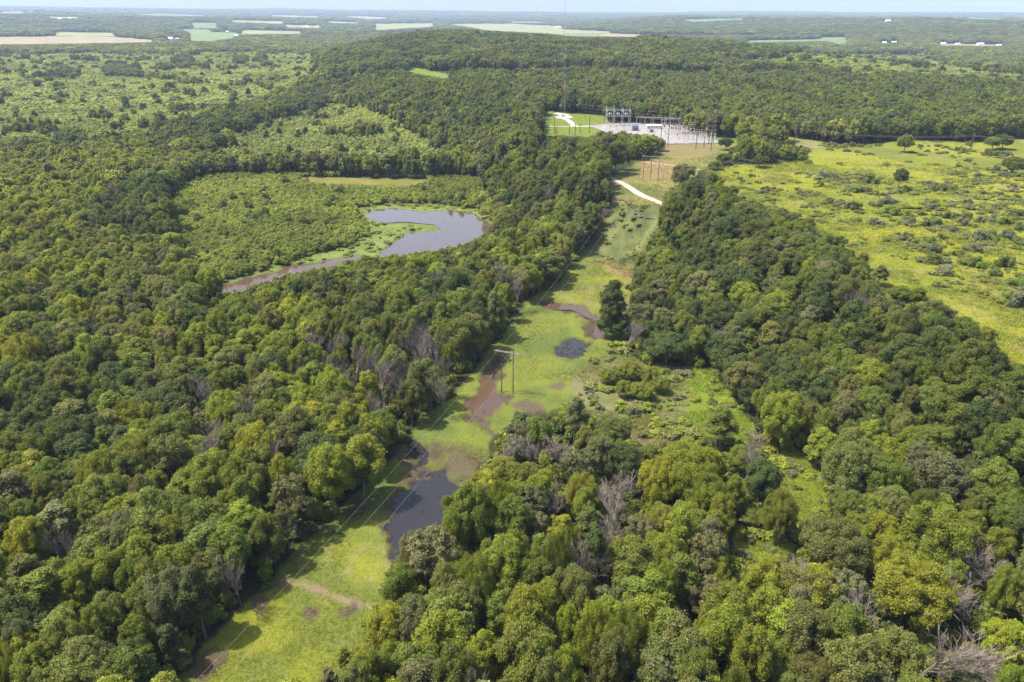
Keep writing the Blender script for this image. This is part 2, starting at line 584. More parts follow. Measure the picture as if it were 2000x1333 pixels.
def build_ground():
    a_in = np.linspace(-47, 47, 1000)
    a_out = np.concatenate([np.linspace(-180, -47, 40)[1:-1], a_in, np.linspace(47, 180, 40)[1:]])
    ang = np.radians(a_out)
    r1 = np.concatenate([np.linspace(2, 88, 12), np.exp(np.linspace(math.log(90), math.log(720), 560)),
                         np.exp(np.linspace(math.log(730), math.log(24500), 260))])
    R, A = np.meshgrid(r1, ang, indexing='ij')
    x = R * np.sin(A)
    y = R * np.cos(A)
    nr, na = R.shape
    z = height(x, y)
    near = sstep(1500, 600, R)
    wsd = np.full(x.shape, -1e9)
    m = (R < 700) & (np.abs(x) < 300) & (y > 0)
    wsd[m] = water_sd(x[m], y[m])
    rough = (fbm(x, y, 5.0, 31, 3) - 0.5) * 0.35 + (fbm(x, y, 1.6, 77, 2) - 0.5) * 0.22
    flat = sstep(-14, -6, wsd)
    zz = z + near * rough
    # sink the ground gently below the water sheets (z = 0)
    wob = wsd + wobble(x, y)
    shore = 0.05 - 0.50 * sstep(-0.8, 2.4, wob) + rough * 0.55 + 0.34 * sstep(-0.2, -1.8, wob)
    z = zz * (1 - flat) + (z * sstep(0.0, 3.0, z) + shore) * flat
    P = np.stack([x, y, z], -1).reshape(-1, 3)
    # ---- colour of the ground itself, region by region
    px, py, pz = project(P)
    px = px.reshape(R.shape)
    py = py.reshape(R.shape)
    vis = y > 20
    wx = px + (fbm(x, y, 7, 41, 3) - 0.5) * 26 * np.clip(260 / np.maximum(R, 1), 0.1, 1.5)
    wy = py + (fbm(x, y, 7, 43, 3) - 0.5) * 20 * np.clip(260 / np.maximum(R, 1), 0.1, 1.5)
    n1 = fbm(x, y, 14, 51, 4)[..., None]
    n2 = fbm(x, y, 3.2, 53, 3)[..., None]
    n3 = fbm(x, y, 60, 57, 3)[..., None]
    c = np.zeros(R.shape + (3,))
    floor = np.array([0.040, 0.052, 0.018])
    litter = np.array([0.055, 0.046, 0.026])
    c[:] = floor + (litter - floor) * sstep(.45, .7, n1)
    lush = np.array([0.150, 0.180, 0.032])
    lime = np.array([0.225, 0.245, 0.028])
    dry = np.array([0.27, 0.225, 0.10])
    olive = np.array([0.115, 0.125, 0.035])
    mud = np.array([0.088, 0.070, 0.042])

    def put(mask, col):
        mm = (mask & vis)[..., None] if mask.ndim == 2 else mask
        c[:] = np.where(mm, col, c)

    g = lush + (lime - lush) * sstep(.4, .65, n1)
    g = g + (dry - g) * 0.6 * sstep(.52, .75, n2 * .6 + n3 * .4)
    s_mask = inpoly(STRIP, wx, wy) | inpoly(VERGE, wx, wy)
    put(s_mask, g)
    yy = wy[..., None]
    xx = wx[..., None]
    # wet middle part of the strip: greener, with mud near water
    wet = (s_mask & (wy > 600) & (wy < 1060))[..., None]
    gw = np.array([0.120, 0.158, 0.034]) + np.array([0.055, 0.045, 0.0]) * sstep(.4, .62, n1)
    c[:] = np.where(wet, gw * (0.85 + 0.3 * n2), c)
    # rough drier weeds right of the strip
    gp_ = s_mask & inpoly([(770, 870), (860, 862), (960, 880), (985, 960), (885, 985), (870, 1040), (760, 1095), (740, 1010), (780, 950)], wx, wy)
    put(gp_, (np.array([0.125, 0.135, 0.035]) + (np.array([0.10, 0.075, 0.045]) - np.array([0.125, 0.135, 0.035])) * sstep(.48, .62, n2)) * (.8 + .4 * n1))
    rw = s_mask & (wx + 60 * (n1[..., 0] - .5) > 1125) & (wy > 700) & (wy < 900)
    rc = olive * 1.25 + (np.array([0.20, 0.19, 0.085]) - olive * 1.25) * sstep(.42, .62, n1 * .5 + n2 * .5)
    put(rw, rc)
    put(s_mask & (wx > 1345) & (wy > 715) & (wy < 900), np.array([0.15, 0.20, 0.02]) * (0.8 + 0.5 * n2))
    # bank below the road
    bank = inpoly([(1140, 500), (1172, 440), (1200, 390), (1290, 395), (1285, 440), (1250, 500), (1235, 545), (1190, 520)], wx, wy)
    put(bank, (np.array([0.085, 0.110, 0.035]) + np.array([0.09, 0.075, 0.03]) * sstep(.42, .60, n2)) * (.7 + .6 * n1))
    put(inpoly([(1160, 505), (1200, 512), (1236, 535), (1230, 550), (1185, 528)], wx, wy), dry * 0.9)
    # grass round the three-pole structure, with a tan patch
    top = s_mask & (wy < 400)
    gt = olive * 1.25 + (np.array([0.24, 0.22, 0.08]) - olive * 1.25) * sstep(.35, .65, n1)
    put(top, gt)
    put(inpoly([(1255, 312), (1310, 315), (1312, 345), (1262, 352), (1250, 335)], wx, wy), np.array([0.26, 0.20, 0.095]) * (0.85 + .3 * n2))
    put(inpoly([(1300, 280), (1400, 282), (1400, 300), (1360, 308), (1300, 305)], wx, wy), np.array([0.225, 0.185, 0.075]) * (0.85 + .3 * n2))
    # lawns beside the substation
    put(s_mask & (wy < 270) & (wx < 1200), np.array([0.160, 0.205, 0.030]) * (0.85 + 0.3 * n2))
    put(inpoly([(1330, 250), (1440, 270), (1440, 282), (1408, 278), (1340, 262)], px, py), np.array([0.145, 0.21, 0.025]))
    # cut meadow on the plateau
    md = inpoly(MEADOW, wx, wy) | ((x > 140) & (y > 40) & (y < 420) & (px > 1900) & (height(x, y) > 20))
    gm = np.array([0.190, 0.216, 0.022]) + np.array([0.055, 0.042, 0.003]) * sstep(.45, .6, n3)
    patch = sstep(.50, .60, fbm(x, y, 22, 91, 4)[..., None])
    gm = gm + (np.array([0.12, 0.15, 0.03]) - gm) * 0.55 * patch
    gm = gm + (dry - gm) * 0.5 * sstep(.50, .72, n1 * .5 + n2 * .5)
    put(md, gm * (0.85 + 0.3 * n2))
    put(inpoly([(1480, 262), (1560, 272), (1650, 286), (1560, 292), (1500, 276)], px, py), np.array([0.24, 0.22, 0.09]))
    # marsh round the pond
    ms = inpoly(MARSH, wx, wy)
    put(ms, np.array([0.13, 0.165, 0.035]) * (0.75 + 0.5 * n1))
    pz_ = inpoly(PONDZONE, wx, wy)
    put(pz_, (np.array([0.150, 0.190, 0.040]) + np.array([0.03, 0.045, 0.02]) * sstep(.4, .6, n1)) * (0.75 + .5 * n2))
    put(inpoly(GOLD, wx, wy), np.array([0.21, 0.19, 0.045]) * (0.8 + .4 * n1))
    put(inpoly(YOUNG_L, px, py) | inpoly(YOUNG_B, px, py), np.array([0.105, 0.135, 0.038]) + 0 * n1)
    put(inpoly(YOUNG_R, px, py), np.array([0.16, 0.21, 0.04]) + 0 * n1)
    put(inpoly(LAWN2, px, py), np.array([0.16, 0.22, 0.03]) + 0 * n1)
    put(inpoly(GLADE, wx, wy) | inpoly(GLADE2, wx, wy), np.array([0.155, 0.185, 0.02]) * (0.75 + 0.6 * n1))
    # bare track line across the mown strip, and bare earth spots at the shaded edge
    tr = world_poly([(545, 1137), (590, 1142), (640, 1160), (690, 1180), (730, 1187)])[:, :2]
    dt = polydist(tr, x, y, False) + (n2[..., 0] - .5) * 2.6
    c[:] = np.where(((dt < 0.9) & s_mask)[..., None], np.array([0.26, 0.20, 0.12]) * (.7 + .6 * n2), c)
    for bx, by, br in ((548, 1137, 1.6), (400, 1297, 4), (505, 1180, 2.4), (690, 1000, 3), (610, 1200, 1.5), (683, 1195, 1.6), (960, 800, 3), (1040, 800, 4), (1090, 755, 3), (1025, 795, 4), (905, 910, 5)):
        q = gp(bx, by)
        dd = np.hypot(x - q[0], y - q[1]) + (n2[..., 0] - .5) * 4
        c[:] = np.where(((dd < br) & s_mask)[..., None], mud * (1.2 + 0.6 * n1), c)
    # mud along the shores and wherever the ground sinks
    sh = sstep(-1.8, 0.2, wob + (n2[..., 0] - .5) * 3.0)[..., None] * sstep(560, 400, R)[..., None] * np.where((y < 420), 1, 0.0)[..., None]
    c[:] = c + (mud - c) * sh
    # far country colour
    farm = sstep(9000, 14000, R)[..., None]
    c[:] = c * (1 - farm) + np.array([0.045, 0.065, 0.03]) * farm
    k_ = int(np.searchsorted(r1, 720))
    for _ in range(3):
        q = c[:k_]
        c[1:k_ - 1, 1:-1] = (q[1:-1, 1:-1] * 2 + q[:-2, 1:-1] + q[2:, 1:-1] + q[1:-1, :-2] + q[1:-1, 2:]) / 6
    global GROUND_COL
    GROUND_COL = (np.log(np.maximum(r1, 1)), a_out, c)
    c = c * 0.62
    col = np.concatenate([c.reshape(-1, 3), np.ones((c.shape[0] * c.shape[1], 1))], 1).astype(np.float32)
    # faces
    i = np.arange(nr - 1)[:, None] * na
    j = np.arange(na - 1)[None, :]
    a = i + j
    f = np.stack([a, a + 1, a + na + 1, a + na], -1).reshape(-1, 4)[:, ::-1]
    jj = np.arange(nr - 1) * na + (na - 1)
    f2 = np.stack([jj, jj - (na - 1), jj - (na - 1) + na, jj + na], -1)[:, ::-1]
    f = np.concatenate([f, f2])
    m, nt, out = new_mat('ground')
    at = N(nt, 'ShaderNodeAttribute', attribute_type='GEOMETRY', attribute_name='gcol')
    geo = N(nt, 'ShaderNodeNewGeometry')
    nz = N(nt, 'ShaderNodeTexNoise')
    nz.inputs['Scale'].default_value = 1.7
    nz.inputs['Detail'].default_value = 5
    nz.inputs['Roughness'].default_value = 0.7
    nt.links.new(geo.outputs['Position'], nz.inputs['Vector'])
    mr = N(nt, 'ShaderNodeMapRange')
    mr.inputs['From Min'].default_value = 0.3
    mr.inputs['From Max'].default_value = 0.7
    mr.inputs['To Min'].default_value = 0.62
    mr.inputs['To Max'].default_value = 1.38
    nt.links.new(nz.outputs[0], mr.inputs['Value'])
    sc = N(nt, 'ShaderNodeVectorMath', operation='SCALE')
    nt.links.new(at.outputs['Color'], sc.inputs[0])
    nt.links.new(mr.outputs[0], sc.inputs['Scale'])
    p = N(nt, 'ShaderNodeBsdfPrincipled')
    p.inputs['Roughness'].default_value = 0.95
    p.inputs['Specular IOR Level'].default_value = 0.1
    nt.links.new(sc.outputs[0], p.inputs['Base Color'])
    bp = N(nt, 'ShaderNodeBump')
    bp.inputs['Strength'].default_value = 0.9
    bp.inputs['Distance'].default_value = 0.35
    nt.links.new(nz.outputs[0], bp.inputs['Height'])
    nt.links.new(bp.outputs[0], p.inputs['Normal'])
    nt.links.new(p.outputs[0], out.inputs['Surface'])
    me = make_mesh('ground', P, f, [m], attrs={'gcol': ('POINT', 'FLOAT_COLOR', col)}, smooth=True)
    o = link('ground', me)
    tag(o, kind='structure')
    return o


ground = build_ground()


# ------------------------------------------------------------------ water
def water_material(name, col, rough, bump, spec=.9):
    m, nt, out = new_mat(name)
    p = N(nt, 'ShaderNodeBsdfPrincipled')
    p.inputs['Base Color'].default_value = (*col, 1)
    p.inputs['Roughness'].default_value = rough
    p.inputs['IOR'].default_value = 1.33
    p.inputs['Specular IOR Level'].default_value = spec
    geo = N(nt, 'ShaderNodeNewGeometry')
    nz = N(nt, 'ShaderNodeTexNoise')
    nz.inputs['Scale'].default_value = 1.2
    nz.inputs['Detail'].default_value = 4
    nt.links.new(geo.outputs['Position'], nz.inputs['Vector'])
    b = N(nt, 'ShaderNodeBump')
    b.inputs['Strength'].default_value = bump
    b.inputs['Distance'].default_value = 0.05
    nt.links.new(nz.outputs[0], b.inputs['Height'])
    nt.links.new(b.outputs[0], p.inputs['Normal'])
    nt.links.new(p.outputs[0], out.inputs['Surface'])
    return m


M_POND = water_material('pond_water', (0.070, 0.048, 0.034), 0.05, 0.12)
M_BROWN = water_material('muddy_water', (0.072, 0.045, 0.028), 0.07, 0.08, .4)
M_BLACK = water_material('dark_water', (0.022, 0.021, 0.022), 0.10, 0.10, .45)


def sheet(name, poly, z, mat, grow=3.0):
    c = poly.mean(0)
    d = poly - c
    L = np.linalg.norm(d, axis=1)[:, None]
    q = c + d * (1 + grow / np.maximum(L, 1))
    me = make_mesh(name, np.column_stack([q, np.full(len(q), z)]), [tuple(range(len(q)))], [mat])
    n = me.polygons[0].normal
    if n.z < 0:
        me.flip_normals()
    o = link(name, me)
    tag(o, kind='structure')
    return o


for k, P in enumerate(W_WATER):
    mt = M_POND if k < 6 else (M_BLACK if k in (7, 9, 10) else M_BROWN)
    if k == 1:
        mt = M_BROWN
    sheet('pond_water' if k < 2 else 'water', P, 0.0 + 0.001 * k, mt, 5.0 if k < 2 else 4.0)

# ------------------------------------------------------------------ fields, roads, pad
FM = {'tan': simple('bare_field', (0.18, 0.145, 0.072), 0.95, noise=0.2, scale=0.01),
      'straw': simple('straw_field', (0.155, 0.16, 0.055), 0.95, noise=0.2, scale=0.01),
      'green': simple('crop_field', (0.09, 0.125, 0.030), 0.95, noise=0.2, scale=0.01)}


def drape(name, poly_px, mat, lift, n=40):
    """a sheet over the terrain: the outline is filled with a grid of its own"""
    W = world_poly(poly_px)[:, :2]
    if np.hypot(W[:, 0], W[:, 1]).max() > 22500:
        print('field too far', poly_px[0])
        return None
    lo = W.min(0)
    hi = W.max(0)
    gx = np.linspace(lo[0], hi[0], n)
    gy = np.linspace(lo[1], hi[1], n)
    X, Y = np.meshgrid(gx, gy, indexing='ij')
    ok = inpoly(W, X, Y)
    Z = height(X, Y) + lift
    idx = np.arange(n * n).reshape(n, n)
    cell = (inpoly(W, (X[:-1, :-1] + X[1:, 1:]) / 2, (Y[:-1, :-1] + Y[1:, 1:]) / 2))
    a = idx[:-1, :-1][cell]
    f = np.stack([a, a + n, a + n + 1, a + 1], -1)
    if len(f) == 0:
        return None
    v = np.stack([X, Y, Z], -1).reshape(-1, 3)
    u, inv = np.unique(f.ravel(), return_inverse=True)
    me = make_mesh(name, v[u], inv.reshape(-1, 4), [mat])
    o = link(name, me)
    tag(o, kind='structure')
    return o


for p_, k_ in FIELDS:
    drape('field', p_, FM[k_], 1.2, 90)

M_GRAVEL = simple('pale_gravel', (0.30, 0.265, 0.225), 0.95, noise=0.18, scale=0.6)
M_PAD = simple('grey_gravel', (0.195, 0.178, 0.168), 0.95, noise=0.22, scale=0.15)


def road(name, px_pts, widths, mat, lift=0.12, dashes=None):
    W = world_poly(px_pts)[:, :2]
    pts = []
    ws = []
    for i in range(len(W) - 1):
        for t in np.linspace(0, 1, 14, endpoint=(i == len(W) - 2)):
            p0 = W[max(i - 1, 0)]
            p1 = W[i]
            p2 = W[i + 1]
            p3 = W[min(i + 2, len(W) - 1)]
            q = 0.5 * (2 * p1 + (p2 - p0) * t + (2 * p0 - 5 * p1 + 4 * p2 - p3) * t * t + (3 * p1 - p0 - 3 * p2 + p3) * t ** 3)
            pts.append(q)
            ws.append(widths[i] * (1 - t) + widths[i + 1] * t)
    pts = np.array(pts)
    ws = np.array(ws)
    d = np.gradient(pts, axis=0)
    d /= np.linalg.norm(d, axis=1)[:, None]
    nrm = np.column_stack([-d[:, 1], d[:, 0]])
    cols = []
    for s in (-1, -.5, 0, .5, 1):
        w_ = ws * (1 + (vnoise(pts[:, 0] + 50 * s, pts[:, 1], 3.0, 5) - 0.5) * (0.25 if abs(s) == 1 else 0))
        q = pts + nrm * (w_ * s / 2)[:, None]
        cols.append(np.column_stack([q, height(q[:, 0], q[:, 1]) + lift + 0.05 * (1 - abs(s)) - 0.2 * (abs(s) == 1)]))
    V = np.stack(cols, 1).reshape(-1, 3)
    m = len(pts)
    f = []
    for i in range(m - 1):
        for k in range(4):
            f.append((i * 5 + k + 1, i * 5 + k, i * 5 + 5 + k, i * 5 + 6 + k))
    o = link(name, make_mesh(name, V, np.array(f), [mat]))
    tag(o, kind='structure')
    return o


road('road', [(1170, 338), (1190, 346), (1218, 360), (1250, 380), (1285, 395), (1310, 404)], [3.2, 3.6, 4.6, 5.2, 5.2, 5], M_GRAVEL, 0.32)
road('track', [(1256, 317), (1290, 321), (1315, 324), (1345, 330), (1378, 332)], [1.6, 1.6, 1.6, 1.6, 1.6], M_GRAVEL, 0.25)
road('road', [(1040, 246), (1064, 246.5), (1085, 248), (1120, 248), (1150, 247), (1190, 246)], [2.0, 2.2, 2.2, 3, 7, 9], M_GRAVEL, 0.3)
road('road', [(1090, 231), (1104, 233), (1114, 239), (1122, 247.5)], [6, 6, 6, 7], M_GRAVEL, 0.36)
road('path', [(1560, 345), (1700, 352), (1800, 358), (1862, 364), (1930, 368), (2010, 372)], [1.3] * 6, simple('trodden_grass', (0.20, 0.22, 0.09), .95, noise=.2), 0.12)
road('path', [(1850, 363), (1885, 366)], [1.8, 1.8], M_GRAVEL, 0.25)
drape('gravel_pad', [(1148, 247), (1168, 245), (1190, 243), (1250, 241), (1330, 247), (1345, 262), (1408, 277), (1400, 281), (1300, 282), (1285, 275), (1240, 272), (1200, 268), (1170, 254)], M_PAD, 0.38, 110)
drape('gravel_pad', [(1078, 225), (1088, 221), (1108, 224), (1120, 231), (1110, 233), (1085, 231)], M_GRAVEL, 0.42, 40)


# ------------------------------------------------------------------ foliage prototypes
print('prototypes')


def unit(v):
    return v / np.maximum(np.linalg.norm(v, axis=-1, keepdims=True), 1e-9)


def leaf_cards(r, cen, nrm, size, lv, aspect=0.62):
    """diamond leaf sprays: cen (n,3), nrm (n,3), size (n,)"""
    n = len(cen)
    a = unit(np.cross(nrm, r.normal(size=(n, 3))))
    b = np.cross(nrm, a)
    s = size[:, None]
    bend = nrm * s * 0.18
    v = np.stack([cen - a * s, cen - b * s * aspect + bend, cen + a * s, cen + b * s * aspect + bend * 0.5], 1)
    return v.reshape(-1, 3), np.arange(n * 4).reshape(n, 4), lv


def crown(seed, R, z0, z1, nclump, ncards, size, cr=(0.17, 0.30), flat=1.0, lean=0.12, shape='round', inner=0.12, gap=0.0, aspect=0.62):
    r = np.random.default_rng(seed)
    H = (z1 - z0) / 2
    zc = (z0 + z1) / 2
    # a crown made of several boughs, each a cluster of leafy clumps
    nb = max(4, nclump // 7)
    ga = math.pi * (3 - math.sqrt(5))
    k = np.arange(nb) + 0.5
    u = 1 - 1.65 * k / nb
    ph = ga * k + r.uniform(0, 6.28) + r.normal(0, .35, nb)
    rr = np.sqrt(np.clip(1 - u * u, 0, 1))
    B = np.stack([rr * np.cos(ph), rr * np.sin(ph), u], 1) * r.uniform(0.62, 1.0, nb)[:, None]
    bi = r.integers(0, nb, nclump)
    C = B[bi] + r.normal(0, 0.19, (nclump, 3))
    C[:, :2] = C[:, :2] * np.array([r.uniform(.85, 1.12), r.uniform(.85, 1.12)])
    if shape == 'tall':
        C[:, :2] *= (0.72 + 0.35 * np.clip(-C[:, 2:], -1, 1))
    if shape == 'flat':
        C[:, 2] = C[:, 2] * 0.6 + 0.2
    L = np.linalg.norm(C, axis=1, keepdims=True)
    C = C * np.where(L > 0.92, 0.92 / L, 1)
    far_ = r.random(nclump) < .11
    C = C * np.where(far_, r.uniform(1.08, 1.32, nclump), 1.0)[:, None]
    C = C * np.array([R, R, H]) * 0.86
    off = r.normal(0, lean, 2) * R
    C[:, :2] += off
    C[:, 2] += zc
    rad = cr[0] + (cr[1] * 1.15 - cr[0]) * r.random(nclump) ** 1.6
    rad = rad * R * np.where(far_, .6, 1.0)
    lvc = r.uniform(0.15, 0.85, nclump)
    n_in = int(ncards * inner)
    m = ncards - n_in
    w = rad ** 2
    ci = r.choice(nclump, m, p=w / w.sum())
    d = unit(r.normal(size=(m, 3)) + np.array([0, 0, 0.35]))
    out = unit(C[ci] - np.array([off[0], off[1], zc - 0.3 * H]))
    d = unit(d + out * 0.55)
    dist = rad[ci] * (1 - 0.6 * r.random(m) ** 2.0) * r.uniform(0.85, 1.12, m) * np.where(r.random(m) < .12, r.uniform(1.0, 1.4, m), 1.0)
    p = C[ci] + d * dist[:, None] * np.array([1, 1, flat])
    nr = unit(d * 0.9 + r.normal(0, 0.55, (m, 3)) + np.array([0, 0, 0.25]))
    sz = size * r.uniform(0.6, 1.3, m)
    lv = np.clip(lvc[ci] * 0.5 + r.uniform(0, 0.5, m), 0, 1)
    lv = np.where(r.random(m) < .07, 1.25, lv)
    q = unit(r.normal(size=(n_in, 3))) * (r.random((n_in, 1)) ** 0.4) * np.array([R, R, H]) * 0.6 + np.array([off[0], off[1], zc])  # inner leaf cards added to block light through the crown, toned darker
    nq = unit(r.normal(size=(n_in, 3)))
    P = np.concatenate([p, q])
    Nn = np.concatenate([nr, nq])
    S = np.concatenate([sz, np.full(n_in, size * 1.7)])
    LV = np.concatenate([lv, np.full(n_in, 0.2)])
    v, f, lv = leaf_cards(r, P, Nn, S, LV, aspect)
    return v, f, lv, C


def wood(seed, C, h, r0, nl=9, zfork=None, sides=6):
    r = np.random.default_rng(seed + 500)
    m = MB()
    top = np.array([C[:, 0].mean(), C[:, 1].mean(), C[:, 2].max() - 1.5])
    zf = zfork or h * 0.3
    pts = [(0, 0, -0.6), (0.1, 0.05, zf * .5), (top[0] * .3, top[1] * .3, zf), (top[0] * .7 + r.normal(0, .3), top[1] * .7, (zf + top[2]) / 2), tuple(top)]
    m.path(pts, [r0 * 1.35, r0, r0 * .85, r0 * .5, r0 * .15], sides)
    sel = r.choice(len(C), min(nl, len(C)), replace=False)
    for i in sel:
        c = C[i]
        t = r.uniform(0.3, 0.8)
        z = zf + (min(c[2], top[2]) - zf) * t * 0.6
        a = np.array([top[0] * .4, top[1] * .4, max(z, zf * .8)])
        mid = (a + c) / 2 + np.array([0, 0, -0.25]) + r.normal(0, .25, 3)
        m.path([tuple(a), tuple(mid), tuple(c)], [r0 * .42, r0 * .27, r0 * .08], 5)
    return m


def bare_tree(seed, h, R, r0, levels=4, up=0.9, nb=7):
    r = np.random.default_rng(seed)
    m = MB()

    def grow(p, d, L, rad, lv):
        n = 3
        pts = [p]
        q = np.array(p)
        dd = np.array(d)
        for i in range(n):
            dd = unit(dd + r.normal(0, 0.13, 3) + np.array([0, 0, 0.06]))
            q = q + dd * L / n
            pts.append(tuple(q))
        m.path(pts, list(np.linspace(rad, rad * 0.5, n + 1)), 5 if lv < 2 else 3)
        if lv >= levels:
            return
        k = [nb, 5, 4, 4, 3][min(lv, 4)]
        for j in range(k):
            t = r.uniform(0.35, 1.0)
            i = min(int(t * n), n - 1)
            a = np.array(pts[i]) + (np.array(pts[i + 1]) - np.array(pts[i])) * (t * n - i)
            side = unit(np.cross(dd, r.normal(size=3)))
            nd = unit(dd * r.uniform(.55, 1.0) * up + side * r.uniform(.5, 1.0) * (R / h * 1.9) + np.array([0, 0, .18]))
            grow(tuple(a), nd, L * r.uniform(.5, .72), max(rad * .42, 0.028), lv + 1)

    grow((0, 0, -0.5), np.array([r.normal(0, .06), r.normal(0, .06), 1.0]), h * 0.55, r0, 0)
    return m


# name: (seed, R, z0, z1, clumps, cards, leaf size, kwargs, trunk radius)
KINDS = {
    'oak': [(s, R_, z0, z1, nc_, nl_, sz_, dict(cr=cr_), 0.28) for s, R_, z0, z1, nc_, nl_, sz_, cr_ in ((1, 5.6, 3.4, 17, 170, 30000, .185, (.11, .25)), (2, 5.2, 3.6, 18, 120, 27000, .19, (.14, .28)), (3, 6.0, 3.4, 16.5, 230, 32000, .18, (.09, .20)), (4, 5.4, 3, 17.5, 140, 29000, .185, (.12, .26)), (5, 5.8, 3.6, 17, 100, 28000, .20, (.15, .31)))],
    'broad': [(s, R_, z0, z1, nc_, 52000, .19, dict(cr=cr_), 0.36) for s, R_, z0, z1, nc_, cr_ in ((6, 8.6, 3.2, 18, 330, (.07, .17)), (7, 8.2, 3.0, 17, 240, (.09, .20)))],
    'tall': [(s, R_, z0, z1, 150, 25000, 0.185, dict(shape='tall', cr=(.13, .28)), 0.26) for s, R_, z0, z1 in ((11, 4.3, 4, 20), (12, 4.0, 3.6, 19), (13, 4.6, 4.2, 20))],
    'willow': [(s, R_, z0, z1, 200, 30000, 0.21, dict(cr=(.09, .18), flat=1.3, aspect=.26), 0.24) for s, R_, z0, z1 in ((21, 5.4, 2.0, 13), (22, 5.8, 2.2, 12.5))],
    'airy': [(s, R_, z0, z1, 120, 11500, 0.18, dict(cr=(.09, .18), inner=.03), 0.24) for s, R_, z0, z1 in ((31, 5.0, 4.5, 16), (32, 4.8, 4.5, 17))],
    'bush': [(s, R_, z0, z1, 34, 3600, 0.18, dict(cr=(.20, .38)), 0.08) for s, R_, z0, z1 in ((41, 2.1, -.6, 2.8), (42, 2.3, -.5, 2.4), (43, 1.9, -.5, 3.1))],
}
PROTO = {}      # kind -> list of (crown mesh, trunk mesh, nominal R, nominal h)
for kd, lst in KINDS.items():
    PROTO[kd] = []
    for (s_, R_, z0, z1, nc, nn, sz, kw, tr_) in lst:
        v, f, lv, C = crown(s_, R_, z0, z1, nc, nn, sz, **kw)
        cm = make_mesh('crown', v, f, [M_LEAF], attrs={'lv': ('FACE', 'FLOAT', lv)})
        w = wood(s_, C, z1, tr_, 16 if kd == 'airy' else 9, zfork=z0 + 1.0 if kd != 'bush' else 0.3)
        PROTO[kd].append((cm, w.mesh('trunk', M_DEADBARK if kd == 'airy' else M_BARK), R_, z1))
PROTO['dead'] = []
for s_, h_, R_ in ((61, 16, 4.6), (62, 15, 5.2), (63, 17, 4.0)):
    b = bare_tree(s_, h_, R_, 0.24)
    # split the bole from the branches
    PROTO['dead'].append((b.mesh('branches', M_DEADBARK), MB().path([(0, 0, -.6), (0, 0, 1.2)], [.34, .25], 7).mesh('trunk', M_DEADBARK), R_, h_))


def stuff_proto(kind_seed, R, z0, z1, nc, nn, sz, trunk=True, **kw):
    v, f, lv, C = crown(kind_seed, R, z0, z1, nc, nn, sz, **kw)
    mi = np.zeros(len(f), int)
    if trunk:
        w = MB()
        w.path([(0, 0, -.6), (0, 0, z0 + 1), (0, 0, (z0 + z1) / 2)], [.3, .22, .1], 4)
        wv = np.array(w.v)
        wf = np.array(w.f) + len(v)
        v = np.concatenate([v, wv])
        f = np.concatenate([f, wf])
        mi = np.concatenate([mi, np.ones(len(wf), int)])
        lv = np.concatenate([lv, np.zeros(len(wf))])
    return v, f, lv, mi


def grove_proto(seed, R, h, n, cards, sz):
    r = np.random.default_rng(seed)
    vs, fs, ls = [], [], []
    b = 0
    for k in range(n):
        a = 2.4 * k + r.uniform(0, .6)
        d = R * 0.75 * math.sqrt((k + .3) / n)
        rr = R * r.uniform(.42, .56)
        v, f, lv, C = crown(seed * 50 + k, rr, h * .1, h * r.uniform(.85, 1.1), 14, cards // n, sz, cr=(.30, .5))
        v = v + np.array([math.cos(a) * d, math.sin(a) * d, 0])
        vs.append(v)
        fs.append(f + b)
        ls.append(np.clip(lv + r.normal(0, .2), 0, 1))
        b += len(v)
    f = np.concatenate(fs)
    return np.concatenate(vs), f, np.concatenate(ls), np.zeros(len(f), int)


def mesh_proto(kd, i):
    """full detail prototype as arrays (crown and trunk together)"""
    cm, tm, R_, h_ = PROTO[kd][i]
    vs, fs, ls, ms = [], [], [], []
    b = 0
    for me, mi in ((cm, 0 if kd != 'dead' else 1), (tm, 1)):
        n = len(me.vertices)
        co = np.empty(n * 3, np.float32)
        me.vertices.foreach_get('co', co)
        m = len(me.polygons)
        lt = np.empty(m, np.int32)
        me.polygons.foreach_get('loop_total', lt)
        vi = np.empty(len(me.loops), np.int32)
        me.loops.foreach_get('vertex_index', vi)
        f = vi.reshape(-1, 4)
        vs.append(co.reshape(-1, 3))
        fs.append(f + b)
        if 'lv' in me.attributes:
            l = np.empty(m, np.float32)
            me.attributes['lv'].data.foreach_get('value', l)
        else:
            l = np.zeros(m)
        ls.append(l)
        ms.append(np.full(m, mi))
        b += n
    return np.concatenate(vs), np.concatenate(fs), np.concatenate(ls), np.concatenate(ms)


